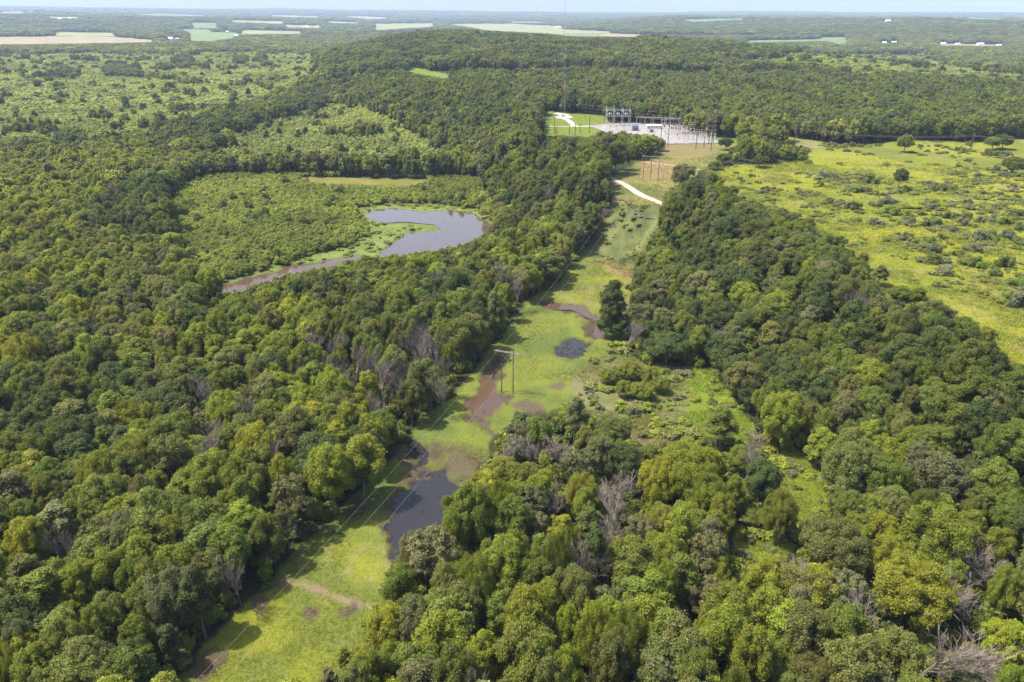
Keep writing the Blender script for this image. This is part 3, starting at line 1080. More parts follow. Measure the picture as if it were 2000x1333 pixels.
def scatter(name, protos, pos, pick, scl, rot, tint, label, cat, mats=None):
    """ONE object: its mesh holds the plant shapes and the spots; geometry nodes put a shape on each spot"""
    vs, fs, ls, ms, pk = [], [], [], [], []
    b = 0
    for k, (v, f, lv, mi) in enumerate(protos):
        vs.append(v)
        fs.append(f + b)
        ls.append(lv)
        ms.append(mi)
        pk.append(np.full(len(v), k))
        b += len(v)
    n = len(pos)
    nv = b
    V = np.concatenate(vs + [pos])
    Fc = np.concatenate(fs)
    me = make_mesh(name, V, Fc, mats or [M_LEAF, M_BARK], np.concatenate(ms), {'lv': ('FACE', 'FLOAT', np.concatenate(ls).astype(np.float32))})

    def pt(an, typ, head, tail):
        a = me.attributes.new(an, typ, 'POINT')
        arr = np.concatenate([head, tail])
        if typ == 'FLOAT_COLOR':
            a.data.foreach_set('color', arr.astype(np.float32).ravel())
        elif typ == 'FLOAT_VECTOR':
            a.data.foreach_set('vector', arr.astype(np.float32).ravel())
        else:
            a.data.foreach_set('value', arr.ravel().astype(np.int32 if typ == 'INT' else np.float32))
    pt('proto', 'INT', np.concatenate(pk), np.full(n, -1))
    pt('pick', 'INT', np.full(nv, -1), np.asarray(pick))
    pt('pscale', 'FLOAT_VECTOR', np.ones((nv, 3)), scl)
    pt('prot', 'FLOAT', np.zeros(nv), rot)
    pt('tint', 'FLOAT_COLOR', np.zeros((nv, 4)), np.column_stack([tint, np.ones(n)]))
    me.update()
    o = link(name, me)
    g = bpy.data.node_groups.new(name, 'GeometryNodeTree')
    g.interface.new_socket('Geometry', in_out='INPUT', socket_type='NodeSocketGeometry')
    g.interface.new_socket('Geometry', in_out='OUTPUT', socket_type='NodeSocketGeometry')
    gi = g.nodes.new('NodeGroupInput')
    go = g.nodes.new('NodeGroupOutput')

    def named(nm, ty):
        q = g.nodes.new('GeometryNodeInputNamedAttribute')
        q.data_type = ty
        q.inputs['Name'].default_value = nm
        return q.outputs['Attribute']
    aproto = named('proto', 'INT')
    apick = named('pick', 'INT')
    ascale = named('pscale', 'FLOAT_VECTOR')
    arot = named('prot', 'FLOAT')
    comb = g.nodes.new('ShaderNodeCombineXYZ')
    g.links.new(arot, comb.inputs['Z'])

    def equals(sock, k):
        c = g.nodes.new('FunctionNodeCompare')
        c.data_type = 'INT'
        c.operation = 'EQUAL'
        ins = [i for i in c.inputs if i.type == 'INT']
        g.links.new(sock, ins[0])
        ins[1].default_value = k
        return c.outputs[0]

    def sep(k):
        q = g.nodes.new('GeometryNodeSeparateGeometry')
        q.domain = 'POINT'
        g.links.new(gi.outputs[0], q.inputs['Geometry'])
        g.links.new(equals(aproto, k), q.inputs['Selection'])
        return q.outputs['Selection']
    spots = sep(-1)
    jn = g.nodes.new('GeometryNodeJoinGeometry')
    for k in range(len(protos)):
        ip = g.nodes.new('GeometryNodeInstanceOnPoints')
        g.links.new(spots, ip.inputs['Points'])
        g.links.new(equals(apick, k), ip.inputs['Selection'])
        g.links.new(sep(k), ip.inputs['Instance'])
        g.links.new(comb.outputs[0], ip.inputs['Rotation'])
        g.links.new(ascale, ip.inputs['Scale'])
        g.links.new(ip.outputs[0], jn.inputs[0])
    g.links.new(jn.outputs[0], go.inputs[0])
    md = o.modifiers.new('plants', 'NODES')
    md.node_group = g
    tag(o, label, cat, kind='stuff')
    return o


# ------------------------------------------------------------------ where trees stand
print('placing')
TINT = {'dark': (0.070, 0.100, 0.034), 'mid': (0.116, 0.153, 0.032), 'olive': (0.126, 0.145, 0.050), 'bright': (0.158, 0.200, 0.028),
        'yellow': (0.195, 0.228, 0.024), 'grey': (0.128, 0.142, 0.078), 'willow': (0.165, 0.195, 0.036), 'young': (0.215, 0.250, 0.066),
        'lime': (0.195, 0.228, 0.027), 'brown': (0.14, 0.11, 0.07)}
TN = list(TINT)
SLOPE_R = [(1160, 400), (1300, 380), (1420, 370), (1700, 500), (1960, 680), (2300, 720), (2300, 1120), (1900, 1080), (1700, 900), (1480, 860), (1380, 700), (1220, 620)]
BOTTOM_C = [(600, 1500), (760, 1040), (900, 900), (1100, 800), (1450, 860), (1700, 1010), (2300, 1150), (2300, 1700), (600, 1700)]
CENTRAL = [(640, 100), (900, 60), (1400, 80), (2200, 180), (2300, 300), (1500, 270), (1250, 240), (1200, 420), (1130, 500), (950, 420), (930, 330), (880, 290), (760, 240), (640, 200)]
LIME_BLOBS = [(660, 860, 90), (720, 900, 70), (640, 800, 60), (170, 380, 60), (90, 470, 90), (30, 700, 60), (480, 730, 60), (560, 690, 60), (150, 600, 70), (1900, 1290, 60), (1580, 1130, 60), (1340, 930, 60)]
DARK_BLOBS = [(330, 450, 90), (400, 500, 60), (260, 480, 60), (200, 720, 40), (60, 860, 70), (220, 800, 50), (150, 950, 60), (900, 640, 70), (560, 1000, 60), (700, 960, 50), (400, 285, 40), (330, 290, 35), (470, 258, 30),
              (560, 232, 26), (620, 212, 28), (140, 290, 40), (320, 142, 12), (360, 130, 25), (470, 127, 14), (510, 125, 14), (230, 145, 30), (260, 150, 20), (120, 155, 20), (940, 240, 50), (800, 90, 60)]


def pick_tint(bx, by, x, y, r):
    """index of a tint for every tree, from where it stands"""
    n = len(bx)
    W = np.zeros((n, len(TN)))

    def setw(mask, **kw):
        row = np.zeros(len(TN))
        for k, v in kw.items():
            row[TN.index(k)] = v
        W[mask] = row
    setw(np.ones(n, bool), mid=.34, dark=.10, olive=.17, bright=.25, grey=.06, willow=.05, lime=.03)
    setw(by < 560, mid=.26, dark=.05, olive=.25, bright=.28, grey=.06, willow=.04, young=.06)
    setw(inpoly(CENTRAL, bx, by), mid=.38, dark=.34, olive=.16, bright=.03, grey=.09)
    setw(inpoly(BOTTOM_C, bx, by), mid=.22, dark=.05, olive=.16, bright=.27, grey=.12, willow=.07, yellow=.04, lime=.07)
    setw(inpoly(SLOPE_R, bx, by), mid=.36, dark=.42, olive=.12, bright=.03, grey=.07)
    for (cx, cy_, cr_) in LIME_BLOBS:
        setw(np.hypot(bx - cx, by - cy_) < cr_, mid=.12, olive=.1, bright=.5, lime=.28)
    for (cx, cy_, cr_) in DARK_BLOBS:
        setw(np.hypot(bx - cx, (by - cy_) * 1.3) < cr_, dark=.7, mid=.3)
    # neighbours of one kind stand together
    low = vnoise(x, y, 22, 301)
    W[:, TN.index('dark')] *= 0.4 + 1.6 * sstep(.35, .75, low)
    W[:, TN.index('bright')] *= 0.3 + 2.0 * sstep(.6, .25, low)
    c = np.cumsum(W, 1)
    c /= c[:, -1:]
    return (r.random((n, 1)) > c).sum(1)


HERO = [  # px, y of the tip, height, radius, kind, tint
    (1197, 545, 26, 6.6, 'tall', 'dark'), (1306, 652, 12, 9.5, 'oak', 'dark'), (1187, 618, 10, 4.6, 'oak', 'dark'), (1208, 610, 12, 5, 'oak', 'dark'), (1198, 628, 8, 4.4, 'oak', 'mid'),
    (1480, 396, 9, 4.5, 'oak', 'mid'), (1580, 426, 8, 4, 'oak', 'olive'), (1645, 462, 9, 4.6, 'oak', 'mid'), (1722, 516, 9, 4, 'tall', 'olive'), (1762, 560, 9, 4.5, 'oak', 'mid'), (1838, 590, 9, 4.6, 'oak', 'olive'), (1890, 618, 10, 5, 'oak', 'mid'), (1935, 640, 9, 4, 'oak', 'bright'), (1860, 604, 6, 3.6, 'oak', 'grey'), (1228, 628, 15, 5, 'dead', ''), (1262, 585, 15, 6, 'airy', 'grey'),
    (1295, 600, 15, 6, 'airy', 'grey'), (1392, 622, 15, 5.5, 'dead', ''), (1280, 560, 15, 5, 'airy', 'grey'),
    (1190, 722, 6, 4, 'willow', 'willow'), (1212, 714, 7, 4.5, 'willow', 'willow'), (1238, 708, 8, 5, 'willow', 'willow'), (1270, 716, 7.5, 4.6, 'willow', 'willow'),
    (1292, 738, 6, 4, 'willow', 'willow'), (1220, 744, 6, 4.2, 'willow', 'willow'), (1256, 748, 6.5, 4.5, 'willow', 'willow'),
    (1125, 772, 17, 4.6, 'tall', 'grey'), (1196, 812, 11, 6, 'oak', 'olive'), (1168, 838, 9, 5, 'oak', 'mid'), (1050, 812, 13, 4.5, 'oak', 'mid'),
    (1015, 826, 11, 4.5, 'airy', 'grey'), (1098, 850, 12, 5.5, 'dead', ''), (1040, 868, 11, 4.5, 'dead', ''), (1140, 880, 13, 5, 'airy', 'grey'), (1000, 850, 10, 4, 'airy', 'grey'),
    (985, 870, 10, 3.4, 'dead', ''), (1410, 790, 16, 6.2, 'tall', 'mid'), (1345, 872, 18, 8.5, 'willow', 'lime'), (1290, 900, 15, 6, 'willow', 'lime'), (1385, 925, 15, 6, 'willow', 'bright'),
    (1462, 862, 14, 4.5, 'dead', ''), (1490, 895, 15, 4.8, 'oak', 'dark'), (1530, 762, 20, 7, 'oak', 'bright'), (1655, 866, 20, 6.4, 'oak', 'olive'),
    (1532, 958, 16, 4.4, 'willow', 'willow'), (1400, 995, 14, 3.6, 'tall', 'bright'), (1745, 893, 18, 7, 'oak', 'mid'), (1855, 880, 19, 6.5, 'oak', 'grey'),
    (1640, 1026, 17, 8.2, 'oak', 'olive'), (1860, 992, 20, 9, 'oak', 'bright'), (1520, 1090, 16, 7.5, 'willow', 'lime'), (1570, 1100, 15, 6, 'oak', 'yellow'),
    (1790, 1102, 18, 9, 'oak', 'lime'), (1836, 1186, 20, 6.8, 'dead', ''), (1955, 1062, 15, 5.5, 'dead', ''), (1905, 1282, 9, 6.5, 'airy', 'grey'),
    (1972, 1212, 13, 5.2, 'oak', 'yellow'), (912, 943, 22, 7.0, 'oak', 'mid'), (832, 1030, 17, 6.4, 'airy', 'grey'), (812, 1040, 14, 5, 'willow', 'grey'), (978, 1052, 20, 6.4, 'oak', 'bright'),
    (985, 895, 12, 6.5, 'willow', 'willow'), (1035, 905, 12, 5, 'willow', 'willow'), (750, 1186, 14, 4.8, 'oak', 'yellow'), (1103, 1004, 15, 3.8, 'tall', 'yellow'),
    (1185, 1008, 15, 5, 'dead', ''), (1178, 918, 14, 5, 'dead', ''), (1140, 925, 14, 4.5, 'willow', 'willow'), (942, 1235, 15, 4.6, 'oak', 'yellow'),
    (885, 1082, 11, 4, 'oak', 'bright'), (545, 884, 20, 3.8, 'oak', 'lime'), (632, 866, 22, 6.2, 'oak', 'bright'), (700, 852, 21, 6.2, 'oak', 'bright'), (565, 925, 19, 5, 'airy', 'grey'),
    (615, 636, 19, 4.5, 'dead', ''), (640, 652, 18, 4, 'dead', ''), (690, 668, 19, 4.5, 'dead', ''), (712, 690, 19, 4, 'dead', ''), (742, 700, 19, 4.2, 'dead', ''),
    (770, 722, 18, 4, 'dead', ''), (806, 645, 19, 4.5, 'dead', ''), (838, 640, 19, 4.6, 'dead', ''), (856, 690, 18, 4, 'dead', ''), (598, 700, 17, 4.4, 'dead', ''), (822, 672, 18, 4, 'dead', ''),
    (1150, 1080, 15, 4.5, 'dead', ''), (1090, 960, 13, 4.5, 'dead', ''), (1215, 960, 13, 5, 'dead', ''), (1250, 1010, 14, 4.5, 'airy', 'grey'), (1700, 1200, 15, 5, 'dead', ''), (1660, 1120, 14, 5, 'airy', 'grey'), (1930, 1130, 15, 5.5, 'dead', ''), (1190, 1150, 14, 4.5, 'airy', 'grey'),
    (758, 760, 18, 4, 'dead', ''), (725, 745, 19, 4, 'dead', ''), (680, 720, 18, 4, 'dead', ''), (790, 690, 19, 4, 'dead', ''), (658, 700, 18, 4.2, 'dead', ''), (870, 730, 16, 3.6, 'dead', ''), (960, 560, 16, 4.6, 'dead', ''),
    (402, 738, 18, 4.5, 'dead', ''), (706, 574, 17, 4.6, 'dead', ''), (938, 546, 17, 5, 'dead', ''), (985, 524, 17, 5.2, 'dead', ''), (1004, 540, 17, 4.8, 'dead', ''), (862, 526, 17, 5, 'dead', ''),
    (395, 840, 19, 4, 'dead', ''), (530, 860, 19, 4, 'dead', ''), (100, 570, 18, 4.5, 'dead', ''), (260, 590, 17, 5.5, 'airy', 'grey'), (320, 850, 18, 6, 'airy', 'olive'),
    (45, 1010, 18, 5, 'oak', 'yellow'), (128, 1026, 16, 3, 'dead', ''), (985, 1150, 15, 4.5, 'oak', 'mid'), (1240, 1060, 16, 6, 'oak', 'mid'), (1300, 1040, 15, 6, 'willow', 'bright'),
    (1660, 1190, 17, 5, 'oak', 'mid'), (1585, 1120, 16, 4.4, 'dead', ''), (1395, 880, 9, 3, 'oak', 'lime'), (1590, 1290, 16, 5.5, 'willow', 'olive'),
    (1265, 870, 8, 4, 'oak', 'mid'), (1345, 985, 13, 7, 'willow', 'willow'), (1300, 985, 13, 5.5, 'willow', 'willow'), (1455, 960, 6, 4, 'willow', 'willow'), (1470, 990, 5, 4, 'oak', 'mid'),
    # hilltop
    (1773, 262, 14, 7.0, 'oak', 'bright'), (1762, 328, 12.5, 4.6, 'oak', 'dark'), (1456, 240, 21, 7.5, 'tall', 'mid'), (1340, 318, 15, 8, 'airy', 'grey'), (1330, 330, 12, 6, 'willow', 'grey'),
    (1965, 262, 12, 9, 'oak', 'dark'), (1944, 268, 10, 7, 'oak', 'mid'), (1985, 306, 12, 9, 'oak', 'mid'), (1420, 268, 10, 6, 'oak', 'dark'), (1440, 285, 11, 6, 'oak', 'mid'), (1470, 280, 11, 7, 'oak', 'bright'),
    (1500, 290, 9, 7, 'oak', 'mid'), (1540, 290, 8, 6, 'oak', 'bright'), (1565, 300, 5, 5, 'bush', 'mid'), (1415, 300, 8, 6, 'oak', 'mid'), (1485, 305, 8, 6, 'oak', 'dark'), (1545, 272, 8, 5, 'oak', 'mid'),
    (1400, 315, 6, 5, 'oak', 'mid'), (1380, 330, 7, 5, 'oak', 'bright'), (1405, 345, 8, 5, 'oak', 'lime'), (1430, 362, 7, 4, 'oak', 'mid'), (1375, 352, 9, 5, 'oak', 'grey'), (1686, 492, 8, 3.4, 'tall', 'bright'),
    (1795, 560, 9, 4.2, 'tall', 'bright'), (1215, 255, 11, 6, 'oak', 'bright'), (1262, 262, 11, 6, 'oak', 'bright'), (1290, 270, 10, 5, 'oak', 'bright'), (1240, 264, 11, 6, 'oak', 'mid'), (1190, 262, 12, 6, 'oak', 'mid'), (1278, 262, 9, 4, 'oak', 'lime'),
]
hero = []
for (hx, hy, hh, hR, kd, tn) in HERO:
    q = unproject([hx], [hy], hh)[0]
    hero.append((q[0], q[1], hh, hR, kd, tn))
HX = np.array([[h_[0], h_[1], h_[3]] for h_ in hero])

BUSH = [(1608, 348, 6), (1622, 350, 5), (1694, 357, 7), (1680, 355, 5), (1708, 358, 5), (1601, 364, 4), (1495, 375, 5), (1488, 378, 4), (1562, 381, 3), (1682, 376, 5), (1668, 376, 5), (1698, 377, 4),
        (1710, 380, -3.4), (1774, 376, 5), (1760, 379, 4), (1840, 374, 5), (1826, 374, 4), (1856, 376, 4), (1816, 360, 4), (1675, 411, 6), (1660, 408, 5), (1583, 404, 3), (1726, 399, 6), (1716, 404, 4), (1738, 418, 5), (1750, 420, 5),
        (1766, 408, -4.2), (1770, 422, -4), (1823, 399, 5), (1820, 408, 5), (1777, 438, 4.5), (1823, 438, 6.5), (1808, 442, 5), (1851, 427, 5), (1879, 440, 4.5), (1890, 399, 4), (1890, 427, 4), (1869, 341, 4.5), (1880, 342, 3.5), (1908, 346, 4.5),
        (1946, 336, 5), (1960, 345, 5), (1936, 406, 4), (1957, 438, 6.5), (1944, 432, 5), (1946, 304, 6), (1930, 304, 5), (1958, 302, 5), (1872, 295, 5), (1882, 296, 4), (1893, 285, 4), (1618, 286, 4), (1630, 288, 4), (1664, 286, 4), (1680, 287, 4),
        (1717, 285, 3), (1809, 473, 5), (1770, 470, 5), (1782, 476, 4), (1816, 494, 5), (1800, 490, 4), (1830, 515, 5), (1848, 537, 5), (1922, 473, 6.5), (1934, 466, 5), (1908, 494, 5.5), (1964, 470, 6), (1904, 519, 5.5), (1920, 526, 5), (1960, 522, 6),
        (1978, 558, 6), (1964, 586, 5), (1989, 600, 6), (1940, 540, 4), (1703, 438, 4.5), (1716, 442, 4), (1453, 355, 3), (1574, 320, 3.5), (1985, 427, 6), (1995, 450, 6), (1990, 480, 6), (1990, 350, 5), (1978, 345, 5), (1893, 410, 3.5),
        (1620, 398, 4), (1640, 398, 4), (1636, 402, 4), (1465, 398, 4), (1500, 392, 4), (1446, 390, 4), (1540, 352, 2), (1563, 340, 2.5), (1790, 300, 1.5), (1800, 303, 1.5), (1780, 318, 1.4), (1815, 322, 1.4), (1750, 322, 1.2), (1735, 324, 1.2),
        (1830, 560, 3), (1870, 560, 3), (1690, 470, 2), (1668, 480, 2), (1590, 380, 2), (1760, 500, 2.5), (1700, 400, 3), (1752, 398, 3), (1796, 420, 4), (1860, 455, 4), (1840, 470, 4), (1884, 470, 4), (1868, 500, 4), (1950, 380, 2.5), (1975, 395, 3.5), (1915, 435, 4),
        # rough ground right of the mown strip, and the glade
        (1160, 790, 3), (1172, 800, 2.6), (1210, 805, 3), (1235, 812, 3.2), (1262, 800, 3), (1282, 795, 3), (1150, 770, 2.4), (1165, 705, 2.2), (1195, 700, 2.4), (1320, 780, 2.6), (1335, 778, 2.4), (1310, 800, 2), (1290, 845, 2.2),
        (1390, 790, 2.6), (1402, 740, 1.8), (1395, 800, 2.6), (1300, 730, 2.5), (1320, 745, 2.5), (1225, 830, 2.4), (1275, 835, 2), (1345, 835, 2.4), (1100, 870, 2), (1520, 905, 2.2), (1546, 930, 2.6), (1555, 955, 2.4), (1535, 985, 2.2),
        (1480, 1030, 3), (1460, 1055, 3), (1500, 1075, 3), (1530, 1060, 2.5), (1450, 1085, 3), (1050, 556, 3), (1085, 545, 4), (1062, 565, 3), (1100, 530, 4), (1040, 566, 3), (1252, 500, 3), (1245, 530, 3), (1228, 565, 3), (1214, 690, 3),
        (835, 1045, 2), (1196, 690, 2.5), (1430, 760, 2.5), (1445, 800, 2.6), (1462, 850, 2.5), (700, 1010, 2.6), (655, 1040, 2.5), (735, 965, 2.4), (520, 1150, 2.2)]
bush = []
bp = unproject([b[0] for b in BUSH], [b[1] for b in BUSH])
for (bx, by, br), q in zip(BUSH, bp):
    bush.append((q[0], q[1], abs(br), 'yellow' if br < 0 else None))


def clear_ok(x, y, z, h, R):
    """does a plant of this size stay clear of the open ground traced above?"""
    bad = np.zeros(len(x), bool)
    base = np.stack([x, y, z], 1)
    dirx = x / np.hypot(x, y)
    diry = y / np.hypot(x, y)
    for (fz, fs) in ((0, 0), (.25, .5), (.25, -.5), (.6, .85), (.6, -.85), (.85, .5), (.85, -.5), (1.0, 0), (.5, 0)):
        P = base.copy()
        P[:, 2] += h * fz
        P[:, 0] += fs * R * diry
        P[:, 1] -= fs * R * dirx
        px, py, _ = project(P)
        for poly in OPEN:
            bad |= inpoly(poly, px, py)
    return ~bad


def jitter_grid(rmin, rmax, sp, azmax):
    a = math.radians(azmax)
    nx = int(rmax * math.sin(min(a, math.pi / 2)) / sp) + 2
    ny = int(rmax / sp) + 2
    ii, jj = np.meshgrid(np.arange(-nx, nx + 1), np.arange(-3, ny + 1), indexing='ij')
    x = (ii + 0.5 * (jj % 2)) * sp
    y = jj * sp * 0.9
    x = x + (rng.random(x.shape) - .5) * sp * .75
    y = y + (rng.random(x.shape) - .5) * sp * .75
    x = x.ravel()
    y = y.ravel()
    R = np.hypot(x, y)
    az = np.abs(np.arctan2(x, y))
    k = (R >= rmin) & (R < rmax) & (az < a)
    return x[k], y[k]


def base_px(x, y, z):
    px, py, _ = project(np.stack([x, y, z], 1))
    return px, py


T = dict(x=[], y=[], h=[], R=[], kind=[], tint=[])   # mature wood, near enough to show single crowns


def add_pts(D, **kw):
    for k, v in kw.items():
        D[k].append(np.asarray(v))


def warp(x, y, bx, by):
    """stands of trees meet along wandering edges"""
    k = np.clip(by / 330, .15, 1)
    return bx + (fbm(x, y, 120, 701, 4) - .5) * 90 * k, by + (fbm(x, y, 120, 703, 4) - .5) * 34 * k


def mature(rmin, rmax, sp, azmax, Rm, hm):
    x, y = jitter_grid(rmin, rmax, sp, azmax)
    z = height(x, y)
    bx, by = base_px(x, y, z)
    vx, vy = warp(x, y, bx, by)
    zone = inpoly(MARSH, bx, by) | inpoly(YOUNG_L, vx, vy) | inpoly(YOUNG_B, vx, vy) | inpoly(YOUNG_R, vx, vy)
    zone &= (rng.random(len(x)) > .012) | inpoly(MARSH, bx, by)
    # scattered tall trees and dark groves inside the young wood
    dk = np.zeros(len(x), bool)
    for (cx, cy_, cr_) in DARK_BLOBS:
        dk |= np.hypot(bx - cx, (by - cy_) * 1.3) < cr_ * 0.6
    dk |= (vnoise(x, y, 60, 71) > 0.955)
    keep = ~zone | (zone & dk & ~inpoly(MARSH, bx, by))
    for P in [s_[:, :2] for s_ in W_WATER]:
        keep &= ~inpoly(P, x, y)
    x, y, z, bx, by = x[keep], y[keep], z[keep], bx[keep], by[keep]
    n = len(x)
    g_ = np.clip(rng.normal(0, 1, n), -2, 2)
    R = Rm * np.exp(0.24 * g_)
    h = hm * (1 + 0.07 * g_ + 0.10 * rng.normal(0, 1, n).clip(-2, 2)) * (0.82 + 0.36 * vnoise(x, y, 55, 611))
    if rmin < 500:
        bt = inpoly(BOTTOM_C, bx, by)
        R = np.where(bt, R * .92, R)
        gap = rng.random(n) < np.where(bt, .20, .045)
        x, y, z, bx, by, R, h = [q[~gap] for q in (x, y, z, bx, by, R, h)]
        n = len(x)
    if rmin < 1000:
        d2 = np.full(n, 1e9)
        for hx_, hy_, hr_ in HX:
            d2 = np.minimum(d2, np.hypot(x - hx_, y - hy_) - 0.75 * hr_ - R * 0.55)
        k = d2 > 0
        x, y, z, bx, by, R, h = [q[k] for q in (x, y, z, bx, by, R, h)]
    ok = clear_ok(x, y, z, h, R)
    # what does not fit grows smaller
    for fr in (0.7, 0.45, 0.22):
        bad = np.where(~ok)[0]
        hh = h[bad] * fr
        RR = np.maximum(R[bad] * (fr + .15), 1.6)
        o2 = clear_ok(x[bad], y[bad], z[bad], hh, RR)
        h[bad[o2]] = hh[o2]
        R[bad[o2]] = RR[o2]
        ok[bad[o2]] = True
    x, y, z, bx, by, R, h = [q[ok] for q in (x, y, z, bx, by, R, h)]
    tn = pick_tint(bx, by, x, y, rng)
    n = len(x)
    kd = np.full(n, 'oak', dtype='<U8')
    u = rng.random(n)
    kd[u < .22] = 'tall'
    bot = inpoly(BOTTOM_C, bx, by)
    kd[bot & (u > .86)] = 'willow'
    kd[(tn == TN.index('willow'))] = 'willow'
    kd[(tn == TN.index('grey')) & (u > .5)] = 'airy'
    kd[h < 5.5] = 'bush'
    return x, y, z, h, R, kd, tn


x1, y1, z1_, h1, R1, k1, t1 = mature(55, 560, 6.2, 50, 4.7, 16.5)
print('near trees', len(x1))
# visible and nearest become things of their own
px1, py1, pz1 = project(np.stack([x1, y1, z1_ + h1 * .75], 1))
inview = (px1 > 5) & (px1 < 1995) & (py1 < 1325) & (py1 > 0) & (k1 != 'bush')
N_IND = 300 - sum(1 for h_ in hero if h_[4] not in ('dead', 'bush'))
cand = np.where(inview)[0]
# large in the picture: size over distance
order = cand[np.argsort(-(R1[cand] * h1[cand]) / pz1[cand] ** 2)]
ind = np.zeros(len(x1), bool)
ind[order[:N_IND]] = True


def tint_rgb(idx, r, j=0.12):
    c = np.array([TINT[TN[i]] for i in idx]) * np.array([1.06, 1.0, .70])
    c = c * r.uniform(1 - j * 1.6, 1 + j * 1.6, (len(c), 1)) * r.uniform(1 - j * .5, 1 + j * .5, (len(c), 3))
    return c


trees = []     # dicts of every single tree


def place_tree(x, y, h, R, kd, tname, rgb=None, z=None):
    if kd == 'oak' and R > 6.9 and h > 11.5:
        kd = 'broad'
    pr = PROTO[kd]
    i = int(rng.integers(len(pr)))
    cm, tm, Rn, hn = pr[i]
    z = float(height(np.array([x]), np.array([y]))[0]) if z is None else z
    name = {'dead': 'dead_tree', 'bush': 'bush', 'willow': 'willow_tree'}.get(kd, 'broadleaf_tree')
    root = empty(name, (x, y, z), float(rng.uniform(0, 6.28)))
    s = R / Rn
    root.scale = (s, s, h / hn)
    tk = link('trunk', tm, root)
    cr_ = link('branches' if kd == 'dead' else 'crown', cm, root)
    if kd != 'dead':
        c = np.array(TINT[tname]) * np.array([1.06, 1.0, .70]) * rng.uniform(.85, 1.15) * rng.uniform(.95, 1.05, 3) if rgb is None else rgb
        cr_['tint'] = [float(q) for q in c]
    d = dict(o=root, x=x, y=y, z=z, h=h, R=R, kd=kd, tn=tname)
    trees.append(d)
    return d


for (hx, hy, hh, hR, kd, tn) in hero:
    place_tree(hx, hy, hh, hR, kd, tn)
rgb1 = tint_rgb(t1, rng)
for i in np.where(ind)[0]:
    place_tree(x1[i], y1[i], h1[i], R1[i], str(k1[i]), TN[t1[i]], rgb1[i], float(z1_[i]))

# ---- the rest of the near wood: one object
rest = ~ind
order_k = [('oak', i) for i in range(5)] + [('tall', i) for i in range(3)] + [('willow', i) for i in range(2)] + [('airy', i) for i in range(2)] + [('bush', i) for i in range(3)] + [('dead', i) for i in range(3)]
full = [mesh_proto(a, b) for a, b in order_k]
first = {'oak': (0, 5), 'tall': (5, 3), 'willow': (8, 2), 'airy': (10, 2), 'bush': (12, 3), 'dead': (15, 3)}


def make_pick(kd):
    p = np.zeros(len(kd), int)
    for k, (a, n) in first.items():
        m = kd == k
        p[m] = a + rng.integers(0, n, m.sum())
    return p


k1b = k1.copy()
k1b[(rng.random(len(k1)) < 0.022) & (k1 != 'bush')] = 'dead'
pk = make_pick(k1b)
nomR = np.array([PROTO[a][b][2] for a, b in order_k])
nomh = np.array([PROTO[a][b][3] for a, b in order_k])


def scl_of(pk, R, h):
    s = R / nomR[pk]
    return np.stack([s, s, h / nomh[pk]], 1)


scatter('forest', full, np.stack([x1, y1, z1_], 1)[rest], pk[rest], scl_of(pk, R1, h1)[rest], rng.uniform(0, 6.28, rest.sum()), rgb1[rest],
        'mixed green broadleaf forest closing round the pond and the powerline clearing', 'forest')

# ---- undergrowth below and along the edges of the near wood
ubp = [stuff_proto(400 + k, 2.1, -.5, 2.8, 20, 900, 0.34, trunk=False, cr=(.28, .45)) for k in range(4)]
x, y = jitter_grid(70, 520, 4.6, 48)
z = height(x, y)
bx, by = base_px(x, y, z)
k = ~(inpoly(MARSH, bx, by) | inpoly(YOUNG_B, bx, by))
for P in [s_[:, :2] for s_ in W_WATER]:
    k &= ~inpoly(P, x, y)
x, y, z = x[k], y[k], z[k]
n = len(x)
R = rng.uniform(1.6, 3.0, n)
h = rng.uniform(1.8, 5.0, n)
ok = clear_ok(x, y, z, h, R)
h[~ok] *= .4
R[~ok] *= .5
ok = clear_ok(x, y, z, h, R)
x, y, z, R, h = [q[ok] for q in (x, y, z, R, h)]
n = len(x)
tt = rng.choice([TN.index(q) for q in ('mid', 'olive', 'bright', 'dark', 'willow')], n)
print('undergrowth', n)
scatter('undergrowth', ubp, np.stack([x, y, z], 1), rng.integers(0, 4, n), np.stack([R / 2.1, R / 2.1, h / 2.8], 1), rng.uniform(0, 6.28, n), tint_rgb(tt, rng),
        'low leafy shrubs growing beneath and along the edge of the near forest', 'undergrowth')

# ---- middle distance and far: lighter crowns
lod = [stuff_proto(100 + k, 5.6 + .2 * k, 1.5, 17, 60, 3600, 0.58, cr=(.19, .33)) for k in range(5)]
lodT = [stuff_proto(120 + k, 4.3, 2, 19, 50, 2900, 0.55, shape='tall', cr=(.22, .36)) for k in range(2)]
X, Y, Z, Hh, RR, KD, TT = mature(560, 1250, 7.4, 40, 5.4, 17.0)
pk2 = np.where(KD == 'tall', 5 + rng.integers(0, 2, len(X)), rng.integers(0, 5, len(X)))
lodR = np.array([5.6, 5.8, 6, 6.2, 6.4, 4.3, 4.3])
lodH = np.array([17.0] * 5 + [19.0] * 2)
s2 = np.stack([RR / lodR[pk2], RR / lodR[pk2], Hh / lodH[pk2]], 1)
print('mid', len(X))
scatter('distant_forest', lod + lodT, np.stack([X, Y, Z], 1), pk2, s2, rng.uniform(0, 6.28, len(X)), tint_rgb(TT, rng, .10),
        'dense dark green forest on the ridge behind the substation', 'forest')
far = [grove_proto(200 + k, 12, 17, 5, 2400, 1.15) for k in range(5)]
